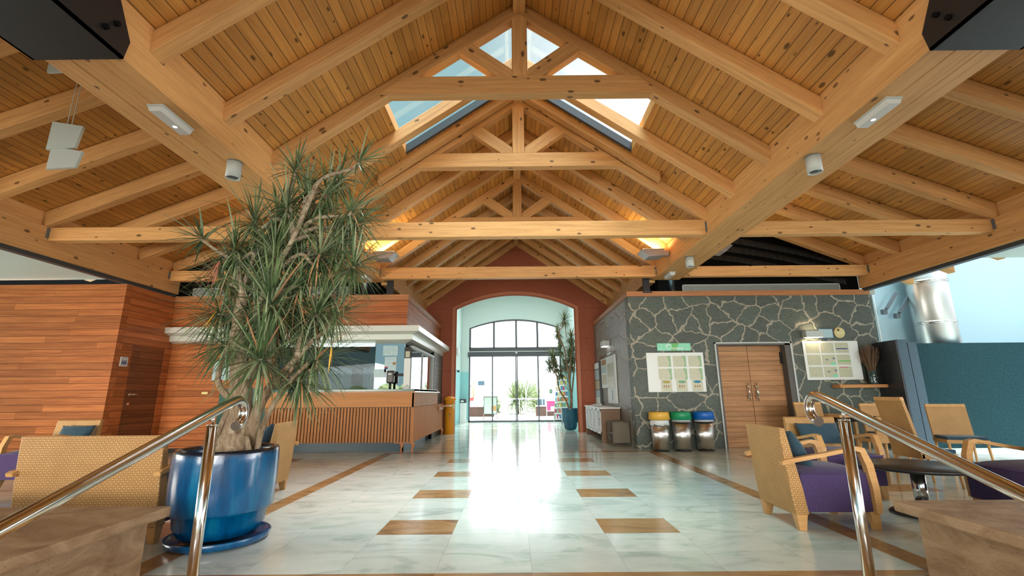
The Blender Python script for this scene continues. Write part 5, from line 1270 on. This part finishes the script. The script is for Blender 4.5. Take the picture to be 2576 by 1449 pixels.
# second plant
t = thing('planter_pot', 'smaller blue pot with a stepped foot beside the arch', 'pot', (1.79, 16.3, 0))
MB().lathe([(0, .02), (.14, .02), (.2, .06), (.225, .14), (.235, .25), (.275, .27), (.285, .3), (.305, .7), (.315, .72), (.305, .735), (.285, .72), (.27, .4), (0, .38)], seg=56).build('pot_body', M['pot2'], t)
MB().lathe([(0, .68), (.2, .69), (.29, .68)], seg=30).build('soil', M['soil'], t)
t = thing('dracaena', 'slim dracaena in the smaller blue pot beside the arch', 'plant', (1.8, 16.3, .68))
stems = [[(1.83, 16.3, .66), (1.86, 16.3, 1.1), (1.82, 16.3, 1.5), (1.86, 16.3, 2.1), (1.9, 16.3, 2.6), (1.96, 16.3, 2.87)], [(1.77, 16.28, .66), (1.66, 16.28, 1.0), (1.45, 16.28, 1.35), (1.38, 16.28, 1.8), (1.28, 16.28, 2.1), (1.2, 16.28, 2.35)], [(1.86, 16.32, 1.1), (1.95, 16.32, 1.7), (2.02, 16.32, 2.3), (2.1, 16.32, 2.8), (2.2, 16.32, 3.15)], [(1.82, 16.3, 1.5), (1.75, 16.3, 2.1), (1.68, 16.3, 2.7), (1.5, 16.3, 3.3), (1.62, 16.3, 3.55), (1.71, 16.3, 3.79)]]
for s_, r0 in zip(stems, (.05, .035, .03, .03)):
    p = smooth_path(s_, 5); MB().tube(p, lerp_r(len(p), r0, .014), 10).build('stem', M['bark'], t, world=True)
for i, (x, z, a) in enumerate(((1.71, 3.79, .1), (2.15, 3.2, .3), (1.48, 3.37, -.5), (1.25, 2.5, -.6), (1.96, 2.87, .1), (1.72, 2.2, .1), (1.13, 2.2, -.8), (2.07, 2.2, .3), (1.56, 2.75, -.2), (1.87, 2.45, .2), (1.37, 2.1, -.2), (1.55, 1.95, 0), (2.1, 2.65, .4), (1.3, 2.35, -.5))):
    yy = 16.38 + (i % 3) * .15; x = min(x, 1.95)
    p = smooth_path([(1.75 + a * .1, 16.3, z - .6), (x * .6 + 1.8 * .4, yy, z - .35), (x, yy, z - .05)], 4); MB().tube(p, .012, 8).build('branch', M['branch'], t, world=True)
    f = MB(); rosette(f, (x, yy, z), (a, rnd.uniform(-.4, .2), .8), .42, 84, rnd, width=.036, droop=1.2, spread=(8, 140), mi=(0, 1)); f.build('leaf_crown', [M['leaf'], M['leafdry'], M['leaflight']], t, world=True)

# ================================================================== OUTSIDE
for (x0, x1, lb) in ((-3.1, -1.3, 'low dark wooden planter box outside, left'), (1.15, 2.6, 'low dark wooden planter box outside, right')):
    t = thing('planter_box', lb, 'planter', ((x0 + x1) / 2, 28, 0), group='terrace planters'); w_ = (x1 - x0) / 2
    MB().box(-w_, w_, -.3, .3, -.03, .52).build('box', M['planter'], t, frame=None); MB().box(-w_ - .02, w_ + .02, -.32, .32, .52, .57).build('rim', M['label'], t)
def bush(x, y, z, L, n, lb, k=3, name='palm'):
    t = thing(name, lb, 'palm', (x, y, 0), group='palms on the terrace')
    MB().tube([(0, 0, -.03), (0, 0, z)], [.12, .09], 10).build('stem', M['bark'], t)
    for i in range(k):
        a = i * 2.1; f = MB(); rosette(f, (math.cos(a) * L * .25 * (i > 0), math.sin(a) * L * .2 * (i > 0), z + .1 * i), (math.cos(a) * .35 * (i > 0), math.sin(a) * .3 * (i > 0), 1), L, n, rnd, width=.07, droop=.9, spread=(5, 105), seg=5); f.build('fronds', M['palmleaf'], t)
bush(.2, 31.2, .6, 1.75, 110, 'spiky palm outside seen through the centre of the glass', 4); bush(1.5, 34.6, .5, 1.6, 90, 'spiky palm outside, behind the thin lamp post', 3); bush(-1.3, 33.6, .1, 1.3, 80, 'low palm outside, right of the menu stand', 2)
bush(-3.3, 31.2, .9, 1.5, 80, 'palm outside behind the left planter', 2); bush(3.1, 32, .2, 1.3, 70, 'low palm outside behind the poster stand', 2)
t = thing('menu_stand', 'A-frame menu stand outside the glass with dark frame', 'sign stand', (-1.33, 24.0, 0))
MB().box(-.33, .33, -.02, .02, .25, 1.1).build('board', M['blackboard'], t); f = MB().box(-.35, -.32, -.03, .03, .24, 1.12).box(.32, .35, -.03, .03, .24, 1.12).box(-.35, .35, -.03, .03, 1.09, 1.12).box(-.35, .35, -.03, .03, .24, .265); f.build('frame', M['blackmetal'], t)
MB().box(.05, .29, -.025, -.02, .42, .66).build('food_picture', M['foodphoto'], t)
for x in (-.34, .34):
    for y, y2 in ((-.02, -.12), (.02, .3)): MB().tube([(x, y, .3), (x, y2, -.03)], .012, 8).build('leg', M['planter'], t)
t = thing('poster_stand', 'pink and blue poster in a pale frame outside the glass', 'sign stand', (1.9, 26, 0))
MB().box(-.27, .27, -.03, 0, .3, 1.12).build('frame', M['fixture'], t); MB().box(-.23, .23, -.036, -.03, .34, .85).build('pink_print', M['pink'], t); MB().box(-.23, .23, -.036, -.03, .85, 1.06).build('blue_print', M['paperblue'], t); MB().box(-.02, .2, -.04, -.036, .34, .56).build('leaflet', M['label'], t)
for x in (-.25, .25): MB().box(x - .015, x + .015, -.02, .0, -.03, .3).build('leg', M['fixture'], t)
for i, (x, y, h, r_) in enumerate(((-2.95, 28.3, 2.25, .07), (-2.62, 29, 2.1, .05))):
    tag(MB().tube([(x, y, -.03), (x, y, h)], r_, 12).build('wooden_pole', M['terracotta']), '%s wooden pole outside on the left' % ('thicker' if i == 0 else 'thinner'), 'pole', 'wooden poles outside')
tag(MB().tube([(.55, 27, -.03), (.55, 27, 1.55)], .025, 10).build('lamp_post', M['label']), 'thin white post outside near the centre', 'post')
tag(MB().box(-2.35, -1.95, 29, 29.02, 1.78, 2.05).tube([(-2.6, 29.01, 1.9), (-2.3, 29.01, 1.9)], .008, 6).build('hanging_sign', M['bluegrey']), 'small grey hanging sign outside on the left pole', 'sign')
tag(MB().prism([(-2.95, 28.3, .85), (-2.62, 29.0, .85), (-2.62, 29.0, 1.05), (-2.95, 28.3, 1.05)], (.02, -.01, 0)).build('red_banner', M['red']), 'red cloth strip between the poles outside', 'banner')
f = MB().tube([(-2.6, 28.9, .95), (3.2, 28.9, .95)], .03, 8)
for x in (-2.6, -1.2, .2, 1.6, 3.0): f.tube([(x, 28.9, -.03), (x, 28.9, .95)], .025, 8)
tag(f.build('terrace_railing', M['label']), 'white railing along the terrace edge', 'railing')
tag(MB().box(1.3, 1.75, 29, 29.3, .55, .95).build('grey_cabinet', M['bluegrey']), 'grey cabinet outside behind the right planter', 'cabinet')
t = thing('garden_table', 'small white garden table outside among the palms', 'table', (-.85, 27.5, 0)); MB().tube([(0, 0, .68), (0, 0, .71)], .42, 24).build('top', M['label'], t); MB().tube([(0, 0, -.03), (0, 0, .68)], .03, 10).build('leg', M['label'], t)
# hedge and white house behind the camera, seen in the reception glass
rr = random.Random(5); f = MB()
for i in range(60):
    x = -28 + i * .85; bmesh.ops.create_icosphere(f.b, subdivisions=3, radius=rr.uniform(.8, 1.3), matrix=Matrix.Translation((x, -16 + rr.uniform(-1, 1), rr.uniform(.3, 1.4))))
for v_ in f.b.verts: v_.co += Vector((rr.uniform(-.1, .1), rr.uniform(-.1, .1), rr.uniform(-.1, .1)))
hedge = f.build('hedge', plain('hedge_leaves', srgb(96, 104, 60), .8, var=.6, scale=6)); tag(hedge, 'clipped green hedge across the street, seen in reflections', 'hedge', kind='stuff')
tag(MB().box(-24, -13, -26, -21, -1, 3.2).prism([(-24, -26, 3.2), (-13, -26, 3.2), (-13, -26, 4.2), (-24, -26, 3.4)], (0, 4, 0)).build('white_house', plain('house_white', (.8, .8, .8), .8)), 'white house across the street', 'house')

# pale sails just inside the left edge of the view
for i, (y, x0, z0, z1) in enumerate(((4.36, -4.73, 3.78, 4.03), (4.37, -4.69, 3.56, 3.74), (4.36, -4.93, 4.72, 4.93))):
    tag(MB().prism([(x0 + .04, y, z1), (x0, y, z0), (x0 - .3, y, z0 - .02), (x0 - .3, y, z1 + .06)], (0, .03, 0)).tube([(x0 - .15, y + .015, z1), (x0 - .15, y + .015, zt(-x0 + .15) - .25)], .004, 6).build('hanging_sail', M['fixture']), 'pale hanging sail at the left edge, %s of three' % ('middle', 'lowest', 'topmost')[i], 'sail', 'pale hanging sails')
